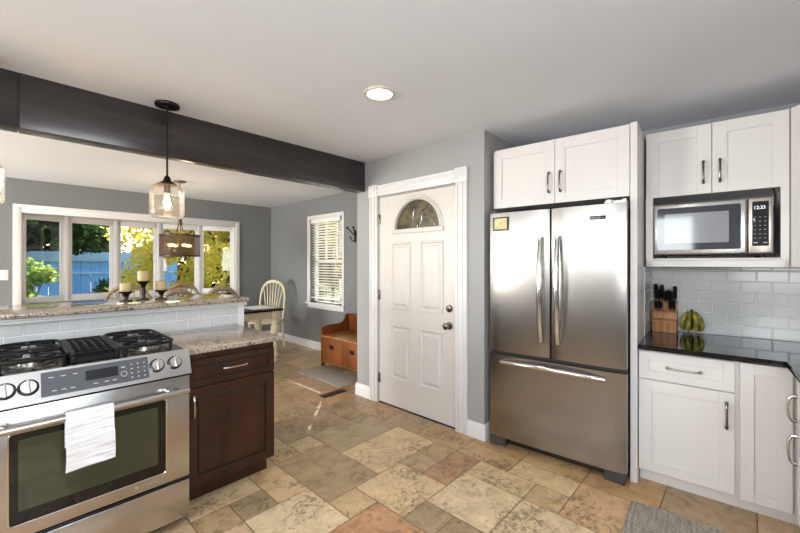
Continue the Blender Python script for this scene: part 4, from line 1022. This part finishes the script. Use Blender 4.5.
def chair(name, label, loc, rotz, m, wsc=1.0, hsc=1.0, group=None):
    """arched spindle-back chair; front faces local -y"""
    t = thing(name, label, 'chair', loc, rotz, group); w_ = .225 * wsc
    bm = NB(); prism(bm, [(-w_, -.21), (w_, -.21), (w_ * 1.02, -.1), (w_ * .9, .2), (-w_ * .9, .2), (-w_ * 1.02, -.1)], .44, .475, 'xy'); bmesh.ops.bevel(bm, geom=bm.edges[:], offset=.008, segments=2, affect='EDGES'); obj('seat', bm, m, t)
    for sx in (-1, 1):
        bm = NB(); tube(bm, [(sx * w_ * .95, -.20, 0), (sx * w_ * .92, -.19, .12), (sx * w_ * .9, -.185, .26), (sx * w_ * .88, -.18, .44)], [.015, .020, .024, .020], 12); obj('leg', bm, m, t)
        bm = NB(); tube(bm, [(sx * w_ * .9, .25, 0), (sx * w_ * .86, .20, .22), (sx * w_ * .84, .18, .44)], [.016, .019, .020], 12); obj('leg', bm, m, t)
    bm = NB(); tube(bm, [(-w_ * .9, -.185, .2), (w_ * .9, -.185, .2)], .011, 10); tube(bm, [(-w_ * .87, -.185, .17), (-w_ * .87, .21, .17)], .011, 10); tube(bm, [(w_ * .87, -.185, .17), (w_ * .87, .21, .17)], .011, 10); obj('stretcher', bm, m, t)
    # arched back frame
    Ht = 1.09 * hsc
    def back(u):
        a = PI * u; x = -w_ * 1.02 * math.cos(a); x = x * (1.0 if u else 1); z = .47 + (Ht - .47) * (abs(math.sin(a)) ** .42); z = min(z, Ht); return Vector((x * (.85 + .15 * (z - .47) / (Ht - .47)), .185 + .10 * (z - .47) / .6, z))
    bm = NB(); tube(bm, [back(k / 24) for k in range(25)], [.017 + .013 * math.sin(PI * k / 24) ** 3 for k in range(25)], 10); obj('back_frame', bm, m, t, smooth=60)
    bm = NB()
    for k in range(7):
        q = (k - 3) / 3; xb = q * w_ * .28; xt = q * w_ * .72; zt = Ht - .02 - .10 * abs(q) ** 2.2
        tube(bm, [(xb, .185, .47), (xb + (xt - xb) * .35, .21, .62), (xt, .185 + .10 * (zt - .47) / .6, zt)], [.008, .010, .008], 8)
    obj('back_spindle', bm, m, t, smooth=60)
    return t
chair('dining_chair', 'cream arched-back chair at the right end of the dining table, by the grey wall', (2.95, 5.72, 0), math.radians(-50), M['cream'])
chair('dining_chair', 'backlit-toned arched-back chair on the near side of the dining table, nearest the candles', (1.26, 4.62, 0), PI, M['tan'], .9, 1.015)
chair('dining_chair', 'backlit-toned arched-back chair on the near side of the dining table, at its right end', (1.72, 4.66, 0), PI, M['tan'], .98, 1.02)
chair('dining_chair', 'wide backlit-toned armchair-like chair on the far side of the dining table, left of the chandelier', (1.15, 5.70, 0), 0, M['tan'], 1.25, 1.0)
chair('dining_chair', 'backlit-toned arched-back chair on the far side of the dining table, under the chandelier', (1.80, 5.72, 0), 0, M['tan'], 1.1, 1.0)
bm = NB(); box(bm, 2.38, 2.70, 4.95, 5.38, .7605, .765); single('placemat', bm, mat('pale placemat', S(226, 226, 222), .7), 'pale flat placemat lying on the right end of the dark table', 'placemat')

# ------------------------------------------------------------------ oak storage bench, mat, register, hook, switch
BN = (2.985, 3.485, 3.375, 4.27)
t = thing('storage_bench', 'honey oak storage bench with two doors under the small window', 'bench', (3.23, 3.82, 0), off=(3.23, 3.82, 0))
x0, x1, y0, y1 = BN
side = [(x0, 0), (x0 + .05, 0), (x0 + .07, .06), (x0 + .12, .085), (x1 - .10, .085), (x1 - .05, 0), (x1, 0), (x1, .665), (x1 - .085, .665), (x1 - .105, .60), (x1 - .14, .565), (x1 - .20, .548), (x0 + .10, .548), (x0 + .03, .535), (x0, .50)]
for yy in (y1 - .022, y0):
    bm = NB(); prism(bm, side, yy, yy + .022); obj('side_panel', bm, M['bench'], t)
bm = NB(); box(bm, x0 + .02, x1 - .01, y0 + .022, y1 - .022, .085, .40); obj('carcass', bm, M['bench'], t)
bm = NB(); box(bm, x0 - .008, x1 - .02, y0 + .022, y1 - .022, .402, .425, .005); obj('seat_lid', bm, wood('honey oak seat', S(150, 96, 50), S(190, 134, 80), .3, (1, 6, 1), 5), t)
bm = NB(); box(bm, x1 - .035, x1 - .012, y0 + .022, y1 - .022, .425, .665, .004); box(bm, x1 - .05, x1 - .0, y0 + .022, y1 - .022, .645, .672, .006); obj('backrest', bm, M['bench'], t)
hw = (y1 - y0 - .06) / 2
for k in range(2):
    a = y0 + .028 + k * (hw + .004)
    bm = NB(); box(bm, x0 + .004, x0 + .021, a, a + hw, .095, .398, .003); dd = obj('door', bm, M['bench'], t)
    bm = NB(); cyy = a + hw * .5
    box(bm, x0 - .004, x0 + .006, cyy - .04, cyy + .04, .262, .312, .003); box(bm, x0 - .010, x0 - .002, cyy - .025, cyy + .025, .272, .295, .003); obj('pull_plate', bm, M['bronze'], dd)
bm = NB(); prism(bm, [(y0 + .022, .05), (y0 + .12, .05), (y0 + .18, .07), (y1 - .18, .07), (y1 - .12, .05), (y1 - .022, .05), (y1 - .022, .092), (y0 + .022, .092)], x0 + .006, x0 + .022, 'yz'); obj('apron', bm, M['bench'], t)
bm = NB(); box(bm, 2.60, 2.975, 3.35, 4.265, .0005, .010, .004); single('entry_mat', bm, rugmat('grey woven mat', PI / 2 + .0), 'grey woven mat on the tiles in front of the oak bench', 'rug')
bm = NB(); box(bm, 2.29, 2.585, 3.215, 3.315, .0005, .006, .002)
rgst = thing('floor_register', 'dark bronze floor vent set in the tiles near the grey mat', 'vent', (2.437, 3.265, 0), off=(2.437, 3.265, 0)); obj('plate', bm, M['bronze'], rgst)
bm = NB()
for k in range(14): box(bm, 2.31 + .0195 * k, 2.314 + .0195 * k, 3.23, 3.30, .005, .0075)
obj('louver', bm, M['pewter'], rgst)
# kitchen rug lower right
th = TH
bm = NB(); box(bm, .975, 1.72, -.80, -.135, .0005, .010, .004); single('kitchen_rug', bm, rugmat('grey ribbed rug', 0 + PI / 2), 'grey ribbed rug on the tiles in front of the white base cabinet', 'rug', frame=RFRAME)
# coat hook on the dining side wall
hk = thing('coat_hook', 'black double coat hook on the grey wall right of the small window', 'coat hook', (3.51, 4.165, 1.70), off=(3.51, 4.165, 1.70))
bm = NB(); box(bm, 3.500, 3.5095, 4.145, 4.185, 1.70, 1.87, .004); obj('back_plate', bm, M['iron'], hk)
for sy in (-1, 1):
    bm = NB(); tube(bm, [(3.503, 4.165 + sy * .006, 1.80), (3.47, 4.165 + sy * .03, 1.835), (3.435, 4.165 + sy * .055, 1.885), (3.415, 4.165 + sy * .066, 1.905)], [.009, .008, .008, .007], 8); lathe(bm, [(.004, -.016), (.014, -.008), (.016, 0), (.012, .010), (.002, .014)], (3.412, 4.165 + sy * .068, 1.908), 12); obj('upper_hook', bm, M['iron'], hk, smooth=60)
bm = NB(); tube(bm, [(3.503, 4.165, 1.73), (3.475, 4.175, 1.715), (3.452, 4.19, 1.735), (3.445, 4.20, 1.765)], [.009, .008, .008, .007], 8); lathe(bm, [(.004, -.014), (.012, -.007), (.014, 0), (.010, .009), (.002, .012)], (3.444, 4.203, 1.775), 12); obj('lower_hook', bm, M['iron'], hk, smooth=60)
sw = thing('light_switch', 'white light switch plate on the grey wall left of the bow window', 'switch', (.012, WN, 1.17), off=(.012, WN, 1.17))
bm = NB(); box(bm, -.045, .068, WN - .007, WN, 1.19, 1.315, .003); obj('plate', bm, M['plate'], sw)
bm = NB(); box(bm, -.028, -.002, WN - .011, WN - .006, 1.22, 1.285, .002); obj('rocker', bm, M['plate'], sw)
bm = NB(); box(bm, .022, .048, WN - .011, WN - .006, 1.22, 1.285, .002); obj('rocker', bm, M['plate'], sw)

# ------------------------------------------------------------------ outdoors
def leafmat(name, c0, c1, trans=.5):
    m, n_, l, p = newmat(name); n_.remove(p)
    tc = n_.new('ShaderNodeTexCoord'); nz = n_.new('ShaderNodeTexNoise'); nz.inputs['Scale'].default_value = 3.5; nz.inputs['Detail'].default_value = 4; l.new(tc.outputs['Object'], nz.inputs['Vector'])
    r = n_.new('ShaderNodeValToRGB'); r.color_ramp.elements[0].color = c0; r.color_ramp.elements[1].color = c1; r.color_ramp.elements[0].position = .35; r.color_ramp.elements[1].position = .65
    l.new(nz.outputs['Fac'], r.inputs[0])
    d = n_.new('ShaderNodeBsdfDiffuse'); t = n_.new('ShaderNodeBsdfTranslucent'); mx = n_.new('ShaderNodeMixShader'); mx.inputs[0].default_value = trans
    l.new(r.outputs[0], d.inputs[0]); l.new(r.outputs[0], t.inputs[0]); l.new(d.outputs[0], mx.inputs[1]); l.new(t.outputs[0], mx.inputs[2]); l.new(mx.outputs[0], n_['Material Output'].inputs['Surface'])
    return m
M['leaf_dark'] = leafmat('dark green leaves', S(26, 44, 24), S(52, 76, 36), .35)
M['leaf_yellow'] = leafmat('yellow green maple leaves', S(186, 196, 62), S(240, 206, 104), .6)
M['leaf_green'] = leafmat('bright green leaves', S(84, 116, 40), S(150, 170, 78), .5)
M['bark'] = mat('grey brown bark', S(86, 72, 60), .9, var=.25, vscale=12, bump=.4, bscale=20)
M['lawn'] = mat('lawn', S(92, 112, 52), .9, var=.2, vscale=4)
M['concrete'] = mat('pale concrete', S(176, 172, 166), .8, var=.06)
M['blue'] = mat('blue painted fence', S(120, 182, 240), .6, var=.05)
M['bluelight'] = mat('pale blue cap', S(172, 212, 246), .6, var=.04)
G = -.45
def leaves(bm, blobs, n, size, rnd):
    for _ in range(n):
        c, r = rnd.choice(blobs)
        d = Vector((rnd.gauss(0, 1), rnd.gauss(0, 1), rnd.gauss(0, 1))).normalized() * (rnd.random() ** .45)
        p = Vector(c) + Vector((d.x * r[0], d.y * r[1], d.z * r[2]))
        a = Vector((rnd.gauss(0, 1), rnd.gauss(0, 1), rnd.gauss(0, .6))).normalized(); b = a.cross(Vector((rnd.gauss(0, 1), rnd.gauss(0, 1), rnd.gauss(0, 1)))).normalized(); s = size * rnd.uniform(.6, 1.3)
        bm.faces.new([bm.verts.new(p + q) for q in (a * s, b * s * .55, -a * s, -b * s * .55)])
def tree(name, label, x, y, h, blobs, n, size, m, seed, cat='tree', trunk=.12, group=None):
    rnd = random.Random(seed); t = thing(name, label, cat, (x, y, G), group=group)
    bm = NB(); tube(bm, [(0, 0, 0), (.05, .02, h * .35), (-.04, .03, h * .7), (.02, 0, h)], [trunk, trunk * .8, trunk * .55, trunk * .2], 8)
    for c, r in blobs[:6]: tube(bm, [(0, 0, h * .35), (c[0] * .5, c[1] * .5, h * .35 + (c[2] - h * .35) * .6), c], [trunk * .45, trunk * .3, trunk * .1], 6)
    obj('trunk', bm, M['bark'], t)
    bm = NB(); leaves(bm, blobs, n, size, rnd); obj('foliage', bm, m, t, smooth=0)
    return t
def blobset(seed, n, R, H0, H1, br):
    rnd = random.Random(seed); out_ = []
    for _ in range(n):
        a = rnd.uniform(0, 2 * PI); q = R * math.sqrt(rnd.random()); z = rnd.uniform(H0, H1); s = br * rnd.uniform(.7, 1.25); out_.append(((q * math.cos(a), q * math.sin(a), z), (s, s, s * .7)))
    return out_
bm = NB(); box(bm, -14, 24, 6.9, 34, G - .3, G); o = struct('lawn', bm, M['lawn'])
bm = NB(); box(bm, 3.9, 26, -4, 7.0, G - .3, G + .02); struct('driveway', bm, M['concrete'])
bm = NB(); box(bm, -4, 3.2, 9.6, 12.2, G, G + .02); struct('patio', bm, M['concrete'])
# blue fence
t = thing('garden_fence', 'bright blue board fence across the garden behind the window', 'fence', (0, 15.5, G), off=(0, 15.5, G))
bm = NB()
for k in range(44): box(bm, -6.5 + k * .25, -6.5 + k * .25 + .238, 15.5, 15.54, G, 1.45, .006, 1)
obj('boards', bm, M['blue'], t)
bm = NB(); box(bm, -6.5, 4.5, 15.44, 15.58, 1.45, 1.75, .01); box(bm, -6.5, 4.5, 15.44, 15.5, 1.05, 1.11); box(bm, -6.5, 4.5, 15.44, 15.5, .0, .08); obj('rails', bm, M['bluelight'], t)
tree('maple_tree', 'yellow green maple leafing close behind the right panes of the bow window', 4.15, 10.0, 4.6, blobset(3, 46, 2.45, .9, 4.9, .62) + [((-2.25 + .32 * k, -.5 + .5 * (k % 3), 1.2 + .42 * (k % 4)), (.48, .48, .36)) for k in range(9)], 30000, .062, M['leaf_yellow'], 5)
tree('oak_tree', 'dark green tree hanging over the fence behind the left panes', .2, 13.6, 6.0, [((random.Random(k).uniform(-2.2, 1.9), random.Random(k + 50).uniform(-.8, .8), 2.6 + .8 * (k % 4)), (.9, .8, .55)) for k in range(18)], 20000, .085, M['leaf_dark'], 8, trunk=.16)
tree('bush_tree', 'bright green shrub outside the leftmost pane of the bow window', .35, 11.4, 1.2, blobset(5, 9, .45, .5, 1.7, .35), 2200, .06, M['leaf_green'], 9, cat='shrub', trunk=.05)
tree('garden_shrub', 'low dark shrub in front of the blue fence', 2.1, 14.0, 1.0, blobset(6, 9, .8, .3, 1.3, .45), 2000, .08, M['leaf_dark'], 10, cat='shrub', trunk=.04)
tree('garden_shrub', 'low dark shrub under the yellow maple', 3.9, 11.8, 1.0, blobset(7, 10, 1.0, .3, 1.3, .5), 2500, .08, M['leaf_dark'], 12, cat='shrub', trunk=.04)
tree('side_shrub', 'yellow green shrub outside the small window', 8.7, 11.7, 2.2, blobset(13, 10, .6, .9, 2.9, .45), 3200, .07, M['leaf_yellow'], 13, cat='shrub', trunk=.05)
for i, (x, y, h) in enumerate(((-.2, 21, 9), (6.9, 21.5, 10), (14.0, 22, 10), (9.6, 14.8, 8.5), (3.4, 29, 13))):
    tree('background_tree', ['dark tree far behind the blue fence at its left end', 'dark tree far behind the blue fence towards the maple', 'tall dark tree farthest to the right in the garden', 'dark tree beyond the maple, on the right side of the garden', 'tallest dark tree, seen over the middle of the fence'][i],
         x, y, h, blobset(20 + i, 30, 2.1 if i != 3 else 1.6, 1.2, h, 1.2 if i != 3 else 1.0), 6500, .22, M['leaf_dark'], 30 + i, trunk=.2, group='trees at the back of the garden')
